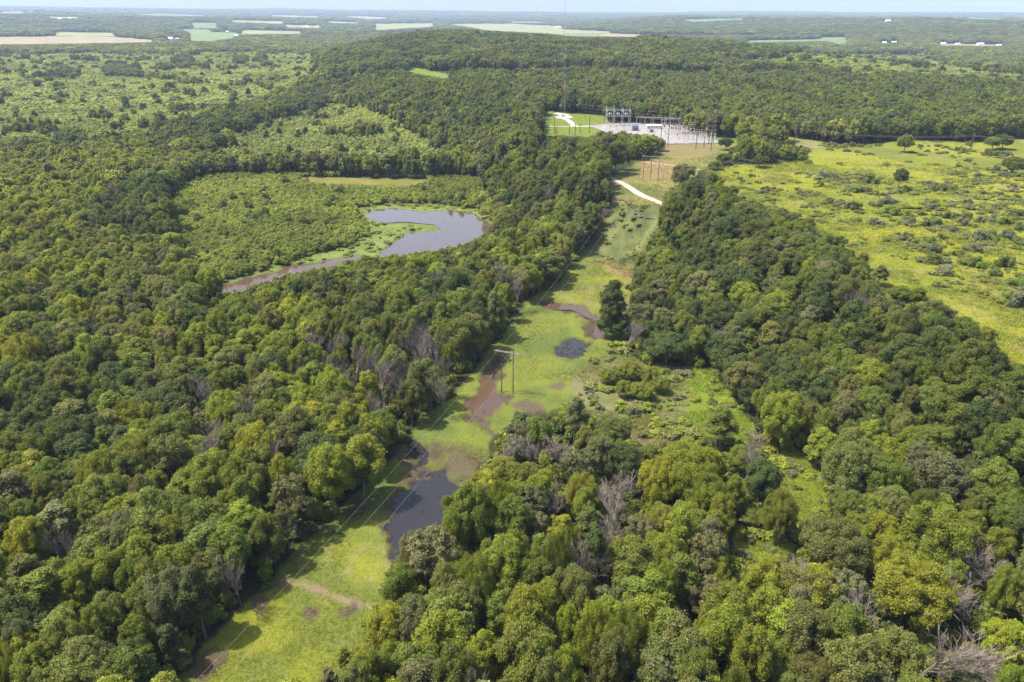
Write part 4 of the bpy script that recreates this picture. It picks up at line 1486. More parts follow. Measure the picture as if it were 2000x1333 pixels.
for (ra, rb, sp, scale_) in ((1250, 2300, 13.0, 0.8), (2300, 4200, 19.0, 1.12), (4200, 9000, 38.0, 2.0), (9000, 21000, 90.0, 4.2)):
    X, Y, Z, Hh, RR, KD, TT = mature(ra, rb, sp, 38, 12 * scale_, 17.0)
    n = len(X)
    print('far', n)
    sc_ = np.stack([RR / 12, RR / 12, Hh / 17 * (1 + 0.10 * (scale_ > 1.5)) + 0 * RR], 1)
    scatter('distant_forest', far, np.stack([X, Y, Z], 1), rng.integers(0, 5, n), sc_, rng.uniform(0, 6.28, n), tint_rgb(TT, rng, .10) * (.82 if ra > 4000 else .94),
            {1250: 'forest crowning the long hill beyond the substation clearing', 2300: 'hazy forest on the valley floor before the farm fields',
             4200: 'blue hazy woods on the low hills behind the farm fields', 9000: 'pale blue wooded hills along the horizon'}[ra], 'forest')

# ---- young wood and marsh willows
yp = [stuff_proto(300 + k, 2.6, 0.4, 8.5, 26, 1500, 0.34, shape='tall', cr=(.3, .46)) for k in range(4)]
for (poly_set, rmin, rmax, sp, Rm, hm, tnt, lab, nm) in (
        ([YOUNG_L, YOUNG_B], 500, 1100, 3.7, 2.8, 7.5, 'young', 'pale green young trees packed beyond the pond', 'young_forest'),
        ([YOUNG_L, YOUNG_B, YOUNG_R], 1100, 2600, 6.6, 5.4, 9.0, 'young', 'pale green young forest filling the distant valley', 'young_forest'),
        ([MARSH], 300, 720, 3.7, 2.6, 4.6, 'willow', 'low yellow green willows thick in the marsh round the pond', 'willow_thicket')):
    x, y = jitter_grid(rmin, rmax, sp, 40)
    z = height(x, y)
    bx, by = base_px(x, y, z)
    k = np.zeros(len(x), bool)
    vx, vy = (bx, by) if tnt == 'willow' else warp(x, y, bx, by)
    for P in poly_set:
        k |= inpoly(P, vx, vy)
    if tnt != 'willow':
        k &= ~inpoly(MARSH, bx, by)
    if tnt == 'willow':
        k &= rng.random(len(x)) < sstep(.10, .34, fbm(x, y, 26, 88, 3))
    x, y, z, bx, by = [q[k] for q in (x, y, z, bx, by)]
    n = len(x)
    R = Rm * rng.uniform(.7, 1.3, n)
    h = hm * rng.uniform(.78, 1.18, n) * (0.85 + 0.3 * vnoise(x, y, 40, 9))
    ok = clear_ok(x, y, z, h, R)
    if tnt == 'willow':
        rim = ~ok
        h[rim] *= .35
        R[rim] *= .6
        ok[rim] = clear_ok(x[rim], y[rim], z[rim], h[rim], R[rim])
    x, y, z, R, h, bx, by = [q[ok] for q in (x, y, z, R, h, bx, by)]
    n = len(x)
    big = (rng.random(n) < 0.012)
    h = np.where(big, h * 1.7, h)
    R = np.where(big, R * 1.5, R)
    c = np.tile(np.array(TINT[tnt]), (n, 1))
    lo = sstep(.3, .7, fbm(x, y, 45, 33, 3))[:, None]
    c = c * (0.95 + 0.40 * lo) * rng.uniform(.8, 1.2, (n, 1)) * rng.uniform(.93, 1.07, (n, 3))
    if tnt == 'willow':
        c = c * 1.12
    c[big] = np.array(TINT['mid'])
    if tnt == 'young':
        c[inpoly(YOUNG_R, bx, by)] *= 0.95
    print(nm, n)
    if nm == 'willow_thicket':
        pr_ = [stuff_proto(330 + k, 2.4, -.2, 4.8, 34, 2400, 0.22, trunk=False, cr=(.2, .34), aspect=.35) for k in range(4)]
        sc_ = np.stack([R / 2.4, R / 2.4, h / 4.8], 1)
    else:
        pr_ = yp
        sc_ = np.stack([R / 2.6, R / 2.6, h / 8.5], 1)
    scatter(nm, pr_, np.stack([x, y, z], 1), rng.integers(0, 4, n), sc_, rng.uniform(0, 6.28, n), c, lab, 'forest' if nm != 'willow_thicket' else 'thicket')

# ---- bushes in the meadow and the rough ground
bushes = []
for (bx, by, br, tn) in bush:
    pr = PROTO['bush']
    cm, tm, Rn, hn = pr[int(rng.integers(3))]
    z = float(height(np.array([bx]), np.array([by]))[0])
    o = link('bush', cm, None, (bx, by, z), float(rng.uniform(0, 6.28)))
    s = br / Rn * .62
    o.scale = (s, s, s * rng.uniform(.75, 1.15) * (1.0 if br > 3 else .8))
    t_ = tn or str(rng.choice(['mid', 'olive', 'olive', 'grey', 'bright', 'grey', 'mid']))
    c = np.array(TINT[t_]) * rng.uniform(.95, 1.25) * np.array([1.1, 1.1, 1.1])
    o['tint'] = [float(q) for q in c]
    bushes.append(dict(o=o, x=bx, y=by, z=z, R=br * .62, tn=t_))
# ------------------------------------------------------------------ grass and weeds: countless, one object each
def grass_proto(seed, nb, h, spread, w, lean=.85):
    r = np.random.default_rng(seed)
    a = r.uniform(0, 6.28, nb)
    d = np.sqrt(r.random(nb)) * spread
    p = np.stack([np.cos(a) * d, np.sin(a) * d, np.full(nb, -.05)], 1)
    b = r.uniform(0, 6.28, nb)
    sd_ = np.stack([np.cos(b), np.sin(b), np.zeros(nb)], 1) * w
    hh = h * r.uniform(.5, 1.2, nb)
    l_ = np.stack([r.normal(0, lean, nb) * hh, r.normal(0, lean, nb) * hh, hh], 1)
    v = np.stack([p - sd_, p + sd_, p + l_ * .6 + sd_ * .8, p + l_], 1).reshape(-1, 3)
    f = np.arange(nb * 4).reshape(nb, 4)
    return v, f, r.random(nb), np.zeros(nb, int)


def ground_rgb(x, y):
    lr, aa, c = GROUND_COL
    i = np.clip(np.searchsorted(lr, np.log(np.hypot(x, y))), 0, len(lr) - 1)
    j = np.clip(np.searchsorted(aa, np.degrees(np.arctan2(x, y))), 0, len(aa) - 1)
    return c[i, j]


gx, gy = [], []
for (rmin, rmax, sp) in ((95, 240, 0.95), (240, 420, 1.35), (420, 620, 2.6)):
    x, y = jitter_grid(rmin, rmax, sp, 44)
    z = height(x, y)
    bx, by = base_px(x, y, z)
    k = inpoly(STRIP, bx, by) | inpoly(VERGE, bx, by) | inpoly(MEADOW, bx, by) | inpoly(GLADE, bx, by) | inpoly(GLADE2, bx, by) | inpoly(PONDZONE, bx, by)
    k &= (by > 275)
    x, y = x[k], y[k]
    w_ = water_sd(x, y)
    pud = np.zeros(len(x))
    for ww, pp in ((W_WATER[7], .42), (W_WATER[9], .45), (W_WATER[10], .07), (W_WATER[8], .05)):
        pud = np.where(sdist(ww, x, y) > -3, pp, pud)
    k = (rng.random(len(x)) < pud * (fbm(x, y, 5, 19, 3) > .42)) | (w_ + wobble(x, y) < -0.6 + 2.6 * rng.random(len(x)) ** 5 * (y < 330))
    gx.append(x[k])
    gy.append(y[k])
gx = np.concatenate(gx)
gy = np.concatenate(gy)
rd = polydist(world_poly([(1170, 338), (1190, 346), (1218, 360), (1250, 380), (1285, 395), (1310, 404)])[:, :2], gx, gy, False)
tk = polydist(world_poly([(545, 1137), (590, 1142), (640, 1160), (690, 1180), (730, 1187)])[:, :2], gx, gy, False)
k = (rd > 3.4) & ((tk > 1.0) | (rng.random(len(gx)) < .2))
gx, gy = gx[k], gy[k]
n = len(gx)
print('grass', n)
gz = height(gx, gy)
bx, by = base_px(gx, gy, gz)
weedy = (inpoly([(1140, 500), (1172, 440), (1200, 390), (1290, 395), (1285, 440), (1250, 500), (1235, 545), (1190, 520)], bx, by)
         | ((bx > 1130) & (by > 680) & (by < 900)) | inpoly(GLADE, bx, by) | inpoly(GLADE2, bx, by) | (inpoly(MEADOW, bx, by) & (fbm(gx, gy, 22, 91, 4) > .56)))
sc0 = np.where(weedy, 1.25, 0.75) * rng.uniform(.6, 1.3, n) * np.where(np.hypot(gx, gy) > 380, 1.9, np.where(np.hypot(gx, gy) > 240, 1.25, 1.0))
tt = ground_rgb(gx, gy) * rng.uniform(.75, 1.25, (n, 1)) * rng.uniform(.92, 1.08, (n, 3)) * np.where(weedy, .95, 1.0)[:, None]
scatter('grass', [grass_proto(1, 26, .5, .55, .045), grass_proto(2, 30, .42, .6, .05), grass_proto(3, 22, .6, .5, .05, .5)],
        np.stack([gx, gy, gz], 1), rng.integers(0, 3, n), np.stack([sc0 * 1.1, sc0 * 1.1, sc0 * .9], 1), rng.uniform(0, 6.28, n), tt * 1.3,
        'rough yellow green grass covering the mown strip and the hilltop meadow', 'grass')

# ---- low brush blending the bushes into the meadow and the clearing
x, y = jitter_grid(95, 720, 2.6, 44)
z = height(x, y)
bx, by = base_px(x, y, z)
bxy = np.array([[b[0], b[1], b[2]] for b in bush])
near_b = np.zeros(len(x))
for q in bxy:
    near_b = np.maximum(near_b, 1 - np.hypot(x - q[0], y - q[1]) / (q[2] * 1.9 + 2.0))
md_ = inpoly(MEADOW, bx, by)
belt = inpoly([(1560, 340), (2100, 330), (2100, 640), (1960, 620), (1800, 500), (1700, 470), (1560, 420)], bx, by)
f_ = fbm(x, y, 24, 92, 4)
pr_b = np.where(md_, .55 * near_b + np.where(belt, .42, .06) * sstep(.50, .66, f_), 0)
cl_ = inpoly(STRIP, bx, by) & (by > 660) & (bx > 1130)
pr_b = np.where(cl_, .4 * near_b + .16 * sstep(.5, .68, f_), pr_b)
gl_ = inpoly(GLADE, bx, by) | inpoly(GLADE2, bx, by)
pr_b = np.where(gl_, .14, pr_b)
bank_ = inpoly([(1140, 500), (1172, 440), (1200, 390), (1290, 395), (1285, 440), (1250, 500), (1235, 545), (1190, 520)], bx, by)
pr_b = np.where(bank_, .16, pr_b)
pz2 = inpoly(PONDZONE, bx, by) & (water_sd(x, y) < -1.5) & (z < 4)
pr_b = np.where(pz2, .22, pr_b)
k = rng.random(len(x)) < pr_b
x, y, z, md_, bank_, pz2 = [q[k] for q in (x, y, z, md_, bank_, pz2)]
n = len(x)
R = (.8 + 2.4 * rng.random(n) ** 2) * np.where(bank_ | pz2, .7, 1)
h = np.minimum(R, 2.0) * rng.uniform(.4, 1.0, n)
tb = np.array([TINT[q] for q in rng.choice(['mid', 'olive', 'bright', 'olive', 'grey', 'willow'], n)]) * rng.uniform(.8, 1.2, (n, 1)) * np.array([1.1, 1.02, .85])
tb = tb * 1.2
tb = np.where(bank_[:, None], tb * .4 + np.array([.11, .125, .035]), tb)
print('brush', n)
scatter('brush', ubp, np.stack([x, y, z], 1), rng.integers(0, 4, n), np.stack([R / 2.1, R / 2.1, h / 2.8], 1), rng.uniform(0, 6.28, n), tb,
        'low green brush and brambles spreading between the meadow bushes', 'brush')

# ------------------------------------------------------------------ power line frames and cables
def top_height(base, ytop):
    lo, hi = 0.5, 400.0
    for _ in range(40):
        m = (lo + hi) / 2
        _, py, _ = project(np.array([[base[0], base[1], base[2] + m]]))
        if py[0] > ytop:
            lo = m
        else:
            hi = m
    return lo


def insulator(mb, x, y, z, L=1.1):
    for k in range(7):
        mb.tube((x, y, z - 0.12 - k * L / 8), (x, y, z - 0.18 - k * L / 8), 0.13, 0.13, 8)
    mb.tube((x, y, z), (x, y, z - L), 0.03, 0.03, 5)


def frame(base_c, direction, poles, H, arm_len, label, group, cat='utility pole', brace=True, arm_mat=None, name='pole_frame', rr=.2, drop=1.6):
    """poles: offsets across the line. Returns world attachment points of the three cables"""
    rz = math.atan2(direction[1], direction[0]) - math.pi / 2     # local x runs across the line
    root = empty(name, base_c, rz)
    tag(root, label, cat, group)
    for p_ in poles:
        MB().tube((p_, 0, -1), (p_, 0, H), rr, rr * .65, 10).build('pole', M_POLE, root)
    az_ = H - drop
    for s in (-1, 1):
        MB().box((0, s * (rr + .09), az_), (arm_len, .12, .2)).build('crossarm', arm_mat or M_ARM, root)
    if brace:
        mb = MB()
        for a, b in zip(poles[:-1], poles[1:]):
            mb.tube((a, rr, az_ - 1.2), (b, rr, az_ - 5.4), .065, n=4)
            mb.tube((b, -rr, az_ - 1.2), (a, -rr, az_ - 5.4), .065, n=4)
        mb.build('cross_brace', arm_mat or M_ARM, root)
    att = []
    for o_ in (-arm_len / 2 + .2, 0, arm_len / 2 - .2):
        mb = MB()
        insulator(mb, o_, 0, az_ - .1)
        mb.build('insulator', M_RUST, root)
        att.append(Vector((o_ * math.cos(rz), o_ * math.sin(rz), az_ - 1.2)) + Vector(base_c))
    tops = [Vector((p_ * math.cos(rz), p_ * math.sin(rz), H)) + Vector(base_c) for p_ in poles]
    return att, tops


def cable(a, b, sag, label, group, r=0.035, n=28):
    pts = []
    a = Vector(a)
    b = Vector(b)
    for i in range(n + 1):
        t = i / n
        p = a.lerp(b, t)
        p.z -= 4 * sag * t * (1 - t)
        pts.append(tuple(p - a))
    o = MB().path(pts, r, 5).build('power_cable', M_CABLE)
    o.location = a
    tag(o, label, 'power line', group)
    return o


b1 = (gp(979, 768) + gp(1003, 770)) / 2
b1[2] = float(height(b1[:1], b1[1:2])[0])
H1 = top_height(b1, 680)
b2 = gp(1270, 353)
H2 = top_height(b2, 301)
print('H', b1, H1, b2, H2)
dir0 = np.array([0.386, 1.0])
dir0 /= np.linalg.norm(dir0)
dir1 = b2[:2] - b1[:2]
dir1 /= np.linalg.norm(dir1)
dm = (dir0 + dir1) / 2
att1, top1 = frame(tuple(b1), dm, (-2.1, 2.1), H1, 9.4, 'two-pole wooden frame with pale crossarm beside the brown puddle in the mown strip', 'wooden frames carrying the strip power line')
att2, top2 = frame(tuple(b2), dir1, (-4.8, 0, 4.8), H2, 13, 'three-pole dark wooden frame on the tan grass above the gravel road', 'wooden frames carrying the strip power line', brace=False)
b0 = np.array([b1[0] - dir0[0] * 250, b1[1] - dir0[1] * 250, 0.0])
rt_ = Vector((dir0[1], -dir0[0], 0))
words = ('left', 'middle', 'right')
for i, o_ in enumerate((-4.5, 0, 4.5)):
    a0 = Vector(b0) + rt_ * o_ + Vector((0, 0, H1 - 2))
    cable(a0, att1[i], 4.5, f'{words[i]} of the three pale cables dropping over the mown strip to the two-pole frame', 'cables over the mown strip', .014)
    cable(att1[i], att2[i], 5.0, f'{words[i]} of the three cables climbing from the two-pole frame to the three-pole frame', 'cables up to the three-pole frame', .018)
b3 = gp(1301, 268)
for i, o_ in enumerate((-5, 0, 5)):
    cable(att2[i], Vector(b3) + Vector((o_ * .9, 0, 11)), 2.5, f'{words[i]} of the three cables from the three-pole frame to the substation', 'cables into the substation', .03)

# single poles near and around the substation: px, y of the foot, y of the tip, where
POLES = [(1082, 262, 224, 'leftmost and tallest bare pole on the lawn behind the wood'), (1084.8, 262, 248, 'short pole right beside the tallest lawn pole'), (1088, 262, 247, 'second short pole beside the tallest lawn pole'),
         (1112, 262, 240, 'bare wooden pole on the lawn, first right of the short pair'), (1123, 266, 240, 'bare wooden pole on the lawn, second right of the short pair'),
         (1133, 261, 242, 'bare wooden pole on the lawn, third right of the short pair'), (1151, 260, 228, 'tall wooden pole at the right end of the lawn'), (1143, 232, 225, 'small dark pole standing at the back of the lawn'),
         (1180, 240, 208, 'tall pole behind the left corner of the gravel yard'), (1290.5, 272, 243, 'dark pole rising behind the tree clump before the yard'), (1304, 286, 240, 'tall dark pole at the front left corner of the yard'),
         (1359, 291, 250, 'dark pole in front of the yard over the tan grass'), (1374.5, 289, 252, 'dark pole in front of the yard, left of the right-hand trio'), (1384, 281, 243, 'left pole of the trio at the right corner of the yard'),
         (1388, 296, 244, 'front pole of the trio at the right corner of the yard'), (1392.5, 280, 243, 'right pole of the trio at the right corner of the yard')]
pole_tops = {}
for (px_, pf, pt_, lb) in POLES:
    b = gp(px_, pf)
    H_ = top_height(b, pt_)
    root = empty('utility_pole', tuple(b))
    tag(root, lb, 'utility pole', 'bare wooden poles round the substation')
    MB().tube((0, 0, -1), (0, 0, H_), .30, .2, 8).build('pole', M_POLE, root)
    MB().tube((0, 0, H_), (0, 0, H_ + 1.2), .05, .03, 5).build('tip_rod', M_STEEL, root)
    if H_ > 11:
        MB().box((0, .3, H_ - 1.2), (3.2, .14, .2)).build('crossarm', M_ARM, root)
    pole_tops[px_] = Vector(b) + Vector((0, 0, H_ - .6))

# frames of the line that follows the wood edge on the right
LINE = [(1485, 262, 232, 'two-pole frame against the dark wood, first right of the yard'), (1551, 281, 244, 'two-pole frame at the edge of the meadow, second right of the yard'),
        (1895, 294, 258, 'two-pole frame at the far right of the meadow')]
latt = []
dirr = np.array([1.0, -0.12])
bp_ = None
for (px_, pf, pt_, lb) in LINE:
    b = gp(px_, pf)
    H_ = top_height(b, pt_)
    a_, t_ = frame(tuple(b), (1.0, -0.35), (-2.2, 2.2), H_, 9.0, lb, 'wooden frames along the wood edge', arm_mat=M_POLE, rr=.3)
    latt.append(a_)
start = gp(1357, 246)
gr_ = 'cables along the wood edge'
for i in range(3):
    w3 = ('left', 'middle', 'right')[i]
    cable(Vector(start) + Vector((0, (i - 1) * 3, 13)), latt[0][i], 1.5, f'{w3} cable from the yard to the first frame by the dark wood', gr_, .028)
    cable(latt[0][i], latt[1][i], 1.2, f'{w3} cable between the first and second frames by the dark wood', gr_, .028)
    cable(latt[1][i], latt[2][i], 3.5, f'{w3} cable between the second frame and the far right frame', gr_, .028)
    e = latt[2][i] + Vector((160, -56, 0))
    cable(latt[2][i], e, 3.0, f'{w3} cable running off past the far right frame', gr_, .028)
for j, (ya, yb) in enumerate(((205, 226), (212, 233), (218, 240))):
    a = gp(1143, 232)
    ha = top_height(a, ya)
    b = gp(1600, 285)
    hb = top_height(b, yb + 6)
    cable(a + np.array([0, 0, ha]), b + np.array([0, 0, hb]), 3.0, ('topmost', 'second highest', 'third highest')[j] + ' long cable passing behind the substation before the dark wood', 'cables behind the substation', .028)
# line on the left that crosses the young wood
lp = gp(308, 372)
lH = top_height(lp, 318)
a_l, _ = frame(tuple(lp), (1, .45), (-2.2, 2.2), lH, 9, 'two-pole frame half hidden in dark trees left of the marsh', 'frames crossing the valley', arm_mat=M_ARM, rr=.28)
re = pole_tops[1082]
for i in range(3):
    cable(a_l[i], re + Vector((0, (i - 1) * 1.5, -i * 1.2)), 9.0, ('upper', 'middle', 'lower')[i] + ' of the three cables crossing the valley above the marsh', 'cables crossing the valley', .03)

# ------------------------------------------------------------------ substation
def lattice(mb, p0, p1, w0, w1, n, r=.05):
    """four-legged lattice column from p0 to p1"""
    p0 = np.array(p0, float)
    p1 = np.array(p1, float)
    c = lambda t, k: tuple(p0 + (p1 - p0) * t + np.array([(w0 * (1 - t) + w1 * t) * (-.5, .5, .5, -.5)[k], (w0 * (1 - t) + w1 * t) * (-.5, -.5, .5, .5)[k], 0]))
    for k in range(4):
        mb.tube(c(0, k), c(1, k), r, n=4)
        for i in range(n):
            mb.tube(c(i / n, k), c((i + 1) / n, (k + 1) % 4), r * .7, n=3)
    return mb


def beam(mb, a, b, w, n, r=.04):
    a = np.array(a, float)
    b = np.array(b, float)
    L = np.linalg.norm(b - a)
    d = (b - a) / L
    s = np.array([-d[1], d[0], 0]) * w / 2
    u = np.array([0, 0, w / 2])
    cs = [s + u, -s + u, -s - u, s - u]
    for k in range(4):
        mb.tube(a + cs[k], b + cs[k], r, n=4)
        for i in range(n):
            mb.tube(a + d * L * i / n + cs[k], a + d * L * (i + 1) / n + cs[(k + 1) % 4], r * .7, n=3)
    return mb


sub = gp(1206, 247)
gantry = empty('switch_gantry', tuple(sub))
tag(gantry, 'tall grey steel switching gantry at the left end of the gravel yard', 'gantry')
GX, GY, GH = (-11, -4, 4, 11), (-5, 4), 15.5
for x_ in GX:
    for y_ in GY:
        lattice(MB(), (x_, y_, -.4), (x_, y_, GH), .7, .45, 5, .05).build('column', M_STEEL, gantry)
        MB().tube((x_, y_, GH), (x_, y_, GH + 2.6), .16, .03, 5).build('tip_rod', M_STEEL, gantry)
for y_ in GY:
    for z_ in (9.5, GH - .5):
        beam(MB(), (-11, y_, z_), (11, y_, z_), .5, 10, .045).build('beam', M_STEEL, gantry)
for x_ in GX:
    beam(MB(), (x_, -5, GH - 1.4), (x_, 4, GH - 1.4), .45, 4, .04).build('beam', M_STEEL, gantry)
for i, x_ in enumerate((-7.5, 0, 7.5)):
    for y_ in (-5, -.5, 4):
        mb = MB()
        insulator(mb, x_, y_, GH - 1.0, 1.6)
        mb.build('insulator', M_RUST, gantry)
    mb = MB()
    for w_ in (-1.0, 1.0):
        mb.box((x_ + w_, -.5, 11.2), (.22, 7.5, .2))
    for q in (-3, -1, 1, 3):
        mb.tube((x_ - .8, q, 11.3), (x_ - .8, q, 12.4), .16, .12, 6).tube((x_ + .8, q, 11.3), (x_ + .8, q, 12.4), .16, .12, 6)
    mb.build('switch_platform', M_STEEL, gantry)

for (px_, pf, pt_, lb) in ((1254, 242, 217, 'pointed lattice mast left of the others behind the white control building'), (1271, 242, 220, 'second pointed lattice mast from the left behind the control building'),
                           (1299, 244, 228, 'shorter pointed lattice mast in the middle of the yard back row'), (1328, 246, 227, 'pointed lattice mast fourth from the left in the back row'), (1356, 249, 224, 'pointed lattice mast at the right end of the back row')):
    b = gp(px_, pf)
    H_ = top_height(b, pt_)
    root = empty('lattice_mast', tuple(b))
    tag(root, lb, 'lattice mast', 'lattice masts behind the yard')
    lattice(MB(), (0, 0, -.4), (0, 0, H_ * .62), 1.5, 1.0, 7, .08).build('lower_section', M_STEEL, root)
    lattice(MB(), (0, 0, H_ * .62), (0, 0, H_), 1.0, .12, 5, .07).build('pointed_top', M_STEEL, root)
# long bus gantry behind
ga, gb = gp(1243, 245), gp(1358, 250)
root = empty('bus_gantry', tuple((ga + gb) / 2))
tag(root, 'long low rust-brown beam gantry along the back of the yard', 'gantry')
mid_ = (ga + gb) / 2
n_c = 8
for i in range(n_c):
    q = ga + (gb - ga) * i / (n_c - 1) - mid_
    lattice(MB(), (q[0], q[1], q[2] - .4), (q[0], q[1], 7.6), .6, .5, 4, .06).build('column', M_STEEL, root)
    if i in (2, 3, 4, 5):
        MB().tube((q[0], q[1], 8.1), (q[0], q[1], 10.2), .22, .15, 7).build('surge_arrester', M_REDP, root)
for d_ in (0, 3.0):
    beam(MB(), (ga - mid_)[:2].tolist() + [7.8 - d_ * .5], (gb - mid_)[:2].tolist() + [7.8 - d_ * .5], .55, 40, .06).build('beam', M_RUST if d_ else M_STEEL, root)


def bushing(mb, x, y, z, h):
    mb.tube((x, y, z), (x, y, z + h), .16, .09, 7)
    for k in range(4):
        mb.tube((x, y, z + h * (.2 + .18 * k)), (x, y, z + h * (.24 + .18 * k)), .24, .24, 7)


for (px_, pf, sc_, lb) in ((1240, 256, 1.0, 'large blue grey transformer left of the white control building'), (1272, 259, .6, 'small blue grey transformer in front of the control building')):
    b = gp(px_, pf)
    root = empty('transformer', tuple(b))
    root.scale = (sc_,) * 3
    tag(root, lb, 'transformer')
    MB().box((0, 0, .4), (8, 5, .5)).build('plinth', M_PAD, root)
    MB().box((0, 0, 2.5), (6, 3, 3.7)).box((0, 0, 4.45), (6.4, 3.3, .2)).build('tank', M_BLUEGREY, root)
    for s in (-1, 1):
        mb = MB()
        for k in range(9):
            mb.box((-2.4 + k * .6, s * 2.2, 2.5), (.12, 1.1, 2.9))
        mb.box((0, s * 1.62, 3.7), (5.2, .2, .2))
        mb.build('radiator', M_BLUEGREY, root)
    MB().tube((-2.6, 0, 5.6), (2.6, 0, 5.6), .55, n=12).build('oil_tank', M_BLUEGREY, root)
    for k in (-1.8, 0, 1.8):
        mb = MB()
        bushing(mb, k, .9, 4.5, 2.4)
        mb.build('bushing', M_RUST, root)

b = gp(1277, 252)
root = empty('control_building', tuple(b), -.08)
tag(root, 'low white-roofed control building in the middle of the gravel yard', 'building')
MB().box((0, 0, 1.5), (14, 5.5, 3.6)).build('wall', M_BEIGE, root)
rf = MB().box((0, 0, 3.42), (14.8, 6.3, .24)).build('roof', M_WHITE, root)
MB().box((3, 0, 3.8), (1.6, 1.2, .5)).build('roof_vent', M_STEEL, rf)
dr = MB().box((-5, -2.79, 1.15), (1.1, .08, 2.1)).build('door', M_BLUEGREY, root)
MB().tube((-4.62, -2.84, 1.15), (-4.62, -2.95, 1.15), .05, n=6).build('handle', M_STEEL, dr)
for x_ in (-1.5, 2.0, 5.0):
    MB().box((x_, -2.79, 2.0), (1.2, .07, .8)).build('window', M_DARK, root)

# rows of switchgear stands over the right half of the yard
proto_sw = empty('switch_stand', (0, 0, 0))
mb = MB()
for s in (-1.3, 1.3):
    mb.tube((s, 0, -.3), (s, 0, 3.2), .16, n=6)
mb.box((0, 0, 3.25), (3.6, .3, .2)).box((0, 0, .1), (3.2, .8, .3))
mb.build('stand', M_STEEL, proto_sw)
for s in (-1.4, 0, 1.4):
    mb = MB()
    bushing(mb, s, 0, 3.35, 1.5)
    mb.build('insulator', M_RUST, proto_sw)
MB().tube((-1.9, 0, 4.9), (1.9, 0, 4.9), .07, n=5).build('busbar', M_STEEL, proto_sw)
sw_spots = []
for r_, yy in enumerate((255, 259, 263.5, 268, 273)):
    x0_, x1_ = {0: (1296, 1352), 1: (1292, 1366), 2: (1296, 1380), 3: (1306, 1392), 4: (1322, 1396)}[r_]
    for xx in np.arange(x0_, x1_, 9.2):
        sw_spots.append((xx + (r_ % 2) * 4, yy + (xx - x0_) * .035, r_))
for xx in (1192, 1203, 1214, 1224):
    sw_spots.append((xx, 256, 5))
rown = ('back', 'second', 'middle', 'fourth', 'front', 'gantry-foot')
ordn = ('first', 'second', 'third', 'fourth', 'fifth', 'sixth', 'seventh', 'eighth', 'ninth', 'tenth', 'eleventh', 'twelfth', 'thirteenth', 'fourteenth')
cnt = {}
for k, (px_, pf, r_) in enumerate(sw_spots):
    b = gp(px_, pf)
    o = proto_sw
    if k:
        o = proto_sw.copy()
        COL.objects.link(o)
        for ch in list(proto_sw.children):
            c_ = ch.copy()
            COL.objects.link(c_)
            c_.parent = o
    o.location = tuple(b)
    o.scale = (1.35, 1.35, float(rng.choice([1.1, 1.4, 1.9])))
    o.rotation_euler = (0, 0, float(rng.choice([0, math.pi / 2, .1])))
    cnt[r_] = cnt.get(r_, 0) + 1
    tag(o, f'steel switch stand, {ordn[cnt[r_] - 1]} from the left in the {rown[r_]} row of the gravel yard', 'switch stand', 'switch stands in the gravel yard')

# chain link fence round the yard
W = world_poly([(1160, 252), (1190, 257.5), (1240, 271), (1285, 275), (1300, 281), (1402, 280), (1346, 262), (1331, 248), (1250, 243), (1190, 244), (1165, 247)])
mbp, mbr = MB(), MB()
for a, b in zip(W, np.roll(W, -1, axis=0)):
    L = np.linalg.norm(b - a)
    n = max(1, int(L / 3.5))
    for i in range(n):
        q = a + (b - a) * i / n
        mbp.tube((q[0], q[1], q[2] - .3), (q[0], q[1], q[2] + 2.6), .05, n=4)
    for z_ in (.2, 1.4, 2.5):
        mbr.tube((a[0], a[1], a[2] + z_), (b[0], b[1], b[2] + z_), .03, n=4)
root = empty('fence', (0, 0, 0))
tag(root, 'thin grey wire fence enclosing the gravel yard', 'fence')
mbp.build('fence_posts', M_STEEL, root)
mbr.build('fence_wires', M_STEEL, root)

# guyed radio mast
b = gp(1098, 218)
root = empty('radio_mast', tuple(b))
tag(root, 'very tall thin guyed radio mast rising out of the picture behind the lawn', 'radio mast')
MH = 178.0
lattice(MB(), (0, 0, -.5), (0, 0, 34), 1.0, 1.0, 22, .09).build('lower_section', M_REDP, root)
lattice(MB(), (0, 0, 34), (0, 0, 78), 1.0, 1.0, 26, .09).build('middle_section', M_ARM, root)
lattice(MB(), (0, 0, 78), (0, 0, MH), 1.0, 1.0, 60, .09).build('upper_section', M_STEEL, root)
for k in range(3):
    a = k * 2.094 + .5
    for z_ in (60, 110, 165):
        MB().tube((0, 0, z_), (math.cos(a) * 75, math.sin(a) * 75, -2), .03, n=3).build('guy_wire', M_STEEL, root)

# equipment shelter and cabinets beside the mast
b = gp(1087, 228)
root = empty('shelter', tuple(b))
tag(root, 'small white-roofed open shelter on the gravel patch below the radio mast', 'shelter')
for sx in (-1.7, 1.7):
    for sy in (-1.2, 1.2):
        MB().tube((sx, sy, -.3), (sx, sy, 2.9), .09, n=6).build('post', M_STEEL, root)
MB().box((0, 0, 3.0), (4.4, 3.2, .2)).build('roof', M_WHITE, root)
MB().box((-.4, .3, 1.0), (1.8, 1.2, 2.0)).box((1.0, -.5, .7), (.9, .7, 1.4)).build('cabinet', M_BLUEGREY, root)
b = gp(1099.5, 229)
root = empty('equipment_cabinet', tuple(b))
tag(root, 'pale grey equipment cabinet on the gravel patch right of the white-roofed shelter', 'cabinet')
MB().box((0, 0, 1.2), (3.4, 2.2, 2.5)).build('casing', M_BEIGE, root)
MB().box((0, 0, 2.52), (3.6, 2.4, .12)).build('lid', M_ROOF, root)
MB().box((0, -1.13, 1.2), (1.1, .05, 2.0)).build('door', M_STEEL, root)

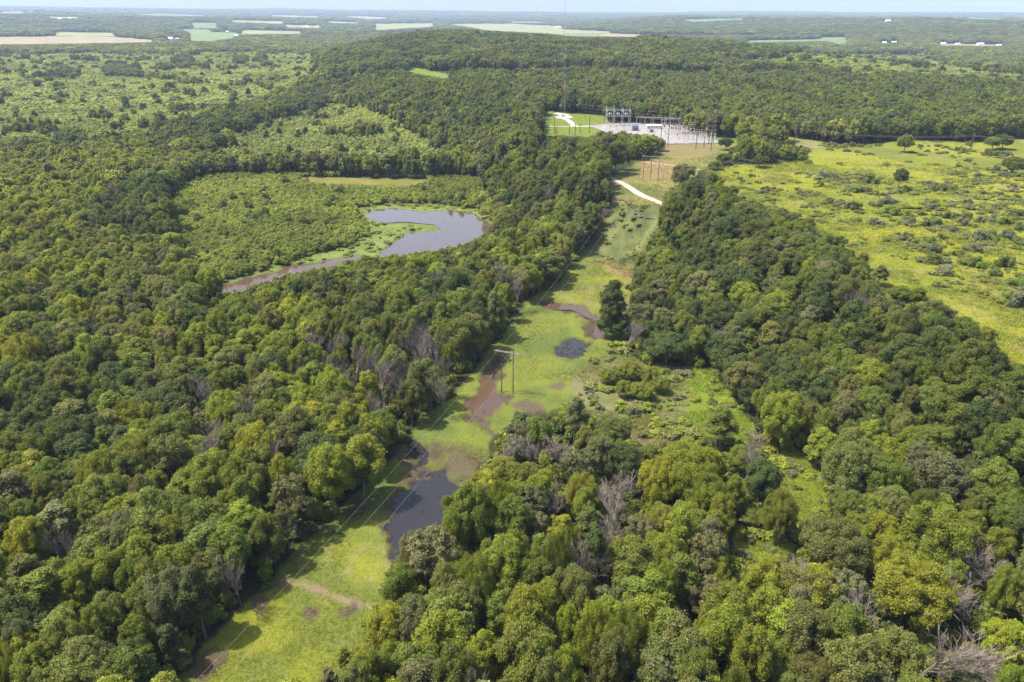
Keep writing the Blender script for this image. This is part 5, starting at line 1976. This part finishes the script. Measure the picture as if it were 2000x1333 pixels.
# ------------------------------------------------------------------ rocks of the little outcrop below the road
def rock_mesh(seed):
    import bmesh
    r = np.random.default_rng(seed)
    bm = bmesh.new()
    bmesh.ops.create_icosphere(bm, subdivisions=3, radius=1.0)
    pl = [(unit(r.normal(size=3)), r.uniform(.55, .9)) for _ in range(9)]
    for v in bm.verts:
        c = np.array(v.co)
        for nn_, d_ in pl:
            t = c @ nn_
            if t > d_:
                c = c - nn_ * (t - d_)
        c *= 1 + r.normal(0, .02)
        v.co = c * np.array([1.5, .9, .8])
    me = bpy.data.meshes.new('rock')
    bm.to_mesh(me)
    bm.free()
    me.materials.append(M_ROCK)
    return me


M_ROCK = simple('rock', (0.085, 0.072, 0.062), .95, noise=.55, scale=1.4, bump=.6)
rm = [rock_mesh(k) for k in range(4)]
RK = [(1201, 386), (1206, 388), (1211, 391), (1217, 392), (1223, 396), (1229, 400), (1234, 404), (1240, 412), (1243, 418), (1248, 422), (1254, 424), (1261, 426), (1268, 427), (1275, 428)]
for k, (px_, pf) in enumerate(RK):
    q = gp(px_, pf)
    o = link('rock', rm[k % 4], None, (q[0], q[1], q[2] + .2), rng.uniform(0, 3))
    s_ = rng.uniform(.7, 1.5)
    o.scale = (s_, s_, s_ * .75)
    n_ = ordn[k] if k < 10 else ('eleventh', 'twelfth', 'thirteenth', 'fourteenth')[k - 10]
    tag(o, f'grey broken rock, {n_} from the left along the ledge below the road', 'rock', 'rocks of the ledge below the road')

# ------------------------------------------------------------------ far farm buildings and chimneys
HOUSES = [(118, 38, 30, 'white', 'long white farm building on the wooded hill at far left'), (137, 37, 16, 'white', 'smaller white building right of the long one on the left hill'), (60, 25, 20, 'grey', 'pale house on the crest of the left hill'),
          (332, 79, 34, 'white', 'long low white barn right of the dark tree island'), (347, 78, 20, 'grey', 'grey barn just right of the long low white barn'), (444, 63, 16, 'white', 'white farmhouse among dark trees between two fields'),
          (462, 71, 20, 'white', 'white shed at the lower edge of the green field'), (600, 53, 22, 'white', 'white building on the small tan field'), (622, 53, 18, 'white', 'white building at the right end of the small tan field'),
          (780, 45, 26, 'white', 'white farm building on the straw field left of centre'), (1091, 55, 34, 'white', 'large white barn in the long straw field'), (1101, 56, 22, 'white', 'smaller white barn at the right of the large one'),
          (941, 71, 14, 'white', 'white roof showing among trees on the ridge crest'), (816, 127, 14, 'grey', 'grey roofed house in the trees above the ridge lawn'), (1734, 43, 30, 'white', 'white house alone on the wooded right hills'),
          (1727, 85, 16, 'white', 'leftmost white building of the row in the right valley'), (1746, 84, 16, 'white', 'second white building in the right valley row'), (1842, 87, 20, 'white', 'long white building third in the right valley row'),
          (1870, 88, 18, 'white', 'fourth white building in the right valley row'), (1914, 89, 24, 'white', 'fifth and longest building in the right valley row'), (1951, 90, 16, 'white', 'rightmost white building in the right valley row')]


def house(q, w, mat, label):
    root = empty('farm_building', tuple(q), rng.uniform(-.3, .3))
    tag(root, label, 'building', 'distant farm buildings')
    d, h = w * .55, w * .22
    MB().box((0, 0, h / 2 - 1), (w, d, h + 2)).build('wall', mat, root)
    mb = MB()
    e = .6
    v = [(-w / 2 - e, -d / 2 - e, h), (w / 2 + e, -d / 2 - e, h), (w / 2 + e, d / 2 + e, h), (-w / 2 - e, d / 2 + e, h), (-w / 2 - e, 0, h + d * .3), (w / 2 + e, 0, h + d * .3)]
    mb.add(v, [(0, 1, 5, 4), (2, 3, 4, 5), (0, 4, 3), (1, 2, 5), (3, 2, 1, 0)])
    mb.build('roof', M_WHITE if mat is M_WHITE else M_ROOF, root)
    MB().box((0, -d / 2 - .06, h * .4), (w * .14, .1, h * .8)).build('door', M_DARK, root)
    for s in (-1, 1):
        MB().box((s * w * .3, -d / 2 - .06, h * .55), (w * .1, .1, h * .3)).build('window', M_DARK, root)


for (px_, pf, w_, m_, lb) in HOUSES:
    house(gp(px_, pf), w_, M_WHITE if m_ == 'white' else M_ROOF, lb)
for px_, lb in ((637, 'leftmost'), (642, 'middle'), (646.5, 'rightmost')):
    d = ray(np.array([px_]), np.array([22.0]))[0]
    t = 21500 / d[1]
    q = C0 + d * t
    q[2] = float(height(q[:1], q[1:2])[0])
    root = empty('chimney', tuple(q))
    tag(root, f'{lb} of the three tall thin smokestacks on the horizon', 'smokestack', 'three smokestacks on the horizon')
    Hc = top_height(q, 10.5)
    MB().tube((0, 0, -5), (0, 0, Hc * .9), 10, 6.5, 14).build('stack', M_STEEL, root)
    MB().tube((0, 0, Hc * .9), (0, 0, Hc), 6.7, 6.3, 14).build('rim', M_REDP, root)

# ------------------------------------------------------------------ labels for every single tree and bush
LM = [(990, 725, 'the two-pole frame'), (835, 990, 'the dark pool'), (640, 1165, 'the track across the strip'), (1195, 600, 'the dark tree by the puddle'), (1240, 750, 'the olive willow clump'),
      (1820, 1280, 'the big leafless tree'), (1560, 945, 'the weedy glade'), (1290, 690, 'the broad dark clearing tree'), (700, 700, 'the grey dead trees'),
      (850, 450, 'the blue pond'), (450, 560, 'the brown channel'), (1240, 370, 'the gravel road'), (1270, 340, 'the three-pole frame'), (1762, 360, 'the lone dark meadow tree'), (1773, 290, 'the spreading meadow-back tree'),
      (0, 1333, 'the bottom left corner'), (2000, 1333, 'the bottom right corner'), (1000, 1333, 'the bottom edge middle'), (0, 900, 'the left edge middle'), (2000, 900, 'the right edge middle'),
      (230, 820, 'the left forest gap'), (1850, 1080, 'the wide bright tree'), (350, 1150, 'the edge beside the strip'), (950, 830, 'the brown puddle'), (1340, 930, 'the wide lime tree'),
      (1890, 440, 'the meadow bush belt'), (1700, 650, 'the meadow edge'), (1300, 260, 'the gravel yard'), (1430, 850, 'the clearing end'), (300, 500, 'the dark marsh grove'), (1500, 1333, 'the bottom edge right part'), (500, 1333, 'the bottom edge left part')]
COLN = {'dark': 'dark green', 'mid': 'mid green', 'olive': 'olive green', 'bright': 'bright green', 'yellow': 'yellow green', 'grey': 'grey green', 'willow': 'olive yellow', 'young': 'pale green', 'lime': 'lime green', '': 'leafless'}
RANK = ('', 'second ', 'third ', 'fourth ', 'fifth ', 'sixth ', 'seventh ', 'eighth ', 'ninth ', 'tenth ', 'eleventh ', 'twelfth ')


def label_all(items, noun, cat, group_of):
    cells = {}
    for d in items:
        px_, py_, _ = project(np.array([[d['x'], d['y'], d['z'] + d.get('h', 2) * .6]]))
        d['px'], d['py'] = float(px_[0]), float(py_[0])
        c = COLN[d['tn']]
        sz = 'small' if d['R'] < d.get('s0', 4.3) else ('large' if d['R'] > d.get('s1', 6.0) else 'medium')
        best = min(LM, key=lambda L_: (L_[0] - d['px']) ** 2 + (L_[1] - d['py']) ** 2)
        dx, dy = d['px'] - best[0], d['py'] - best[1]
        if abs(dx) > abs(dy):
            side = 'left of' if dx < 0 else 'right of'
        else:
            side = 'behind' if dy < 0 else 'before'
        if 'corner' in best[2] or 'edge middle' in best[2] or best[2].startswith('the bottom edge'):
            side = 'from'
        cells.setdefault((sz, c, noun(d), side, best[2]), []).append((math.hypot(dx, dy), d))
    for (sz, c, nn_, side, lm), L_ in cells.items():
        L_.sort(key=lambda t: t[0])
        for k, (_, d) in enumerate(L_):
            lab = f'{sz} {c} {nn_}, {RANK[k] if k < 12 else "last "}nearest {side} {lm}'
            if len(L_) == 1:
                lab = f'{sz} {c} {nn_}, the only one {side} {lm}' if side != 'from' else f'{sz} {c} {nn_}, the only one near {lm}'
            elif side == 'from':
                lab = f'{sz} {c} {nn_}, {RANK[k] if k < 12 else "last "}nearest {lm}'
            tag(d['o'], lab, cat(d), group_of(d))


NOUN = {'oak': 'rounded tree', 'broad': 'spreading tree', 'tall': 'upright tree', 'willow': 'feathery tree', 'airy': 'thin-leaved tree', 'dead': 'bare tree', 'bush': 'low bush'}
for d in trees:
    if d['kd'] == 'dead':
        d['tn'] = ''
label_all(trees, lambda d: NOUN[d['kd']], lambda d: 'dead tree' if d['kd'] == 'dead' else ('bush' if d['kd'] == 'bush' else 'tree'),
          lambda d: 'bare dead trees standing in the forest' if d['kd'] == 'dead' else 'leafy trees of the near forest and clearings')
for d in bushes:
    d['h'], d['s0'], d['s1'] = 2.0, 2.2, 3.2
label_all(bushes, lambda d: 'bush', lambda d: 'bush', lambda d: 'bushes dotted over meadow and clearing')

# ------------------------------------------------------------------ haze
hz = MB().box((0, 0, 215.0), (51000, 51000, 440.0))
hm_, nt, out = new_mat('haze')
pv = N(nt, 'ShaderNodeVolumePrincipled')
pv.inputs['Color'].default_value = (0.58, 0.74, 1.0, 1)
pv.inputs['Density'].default_value = 0.000056
pv.inputs['Anisotropy'].default_value = 0.0
nt.links.new(pv.outputs[0], out.inputs['Volume'])
tag(hz.build('haze', hm_), 'pale summer haze lying over the whole valley', 'haze', kind='stuff')
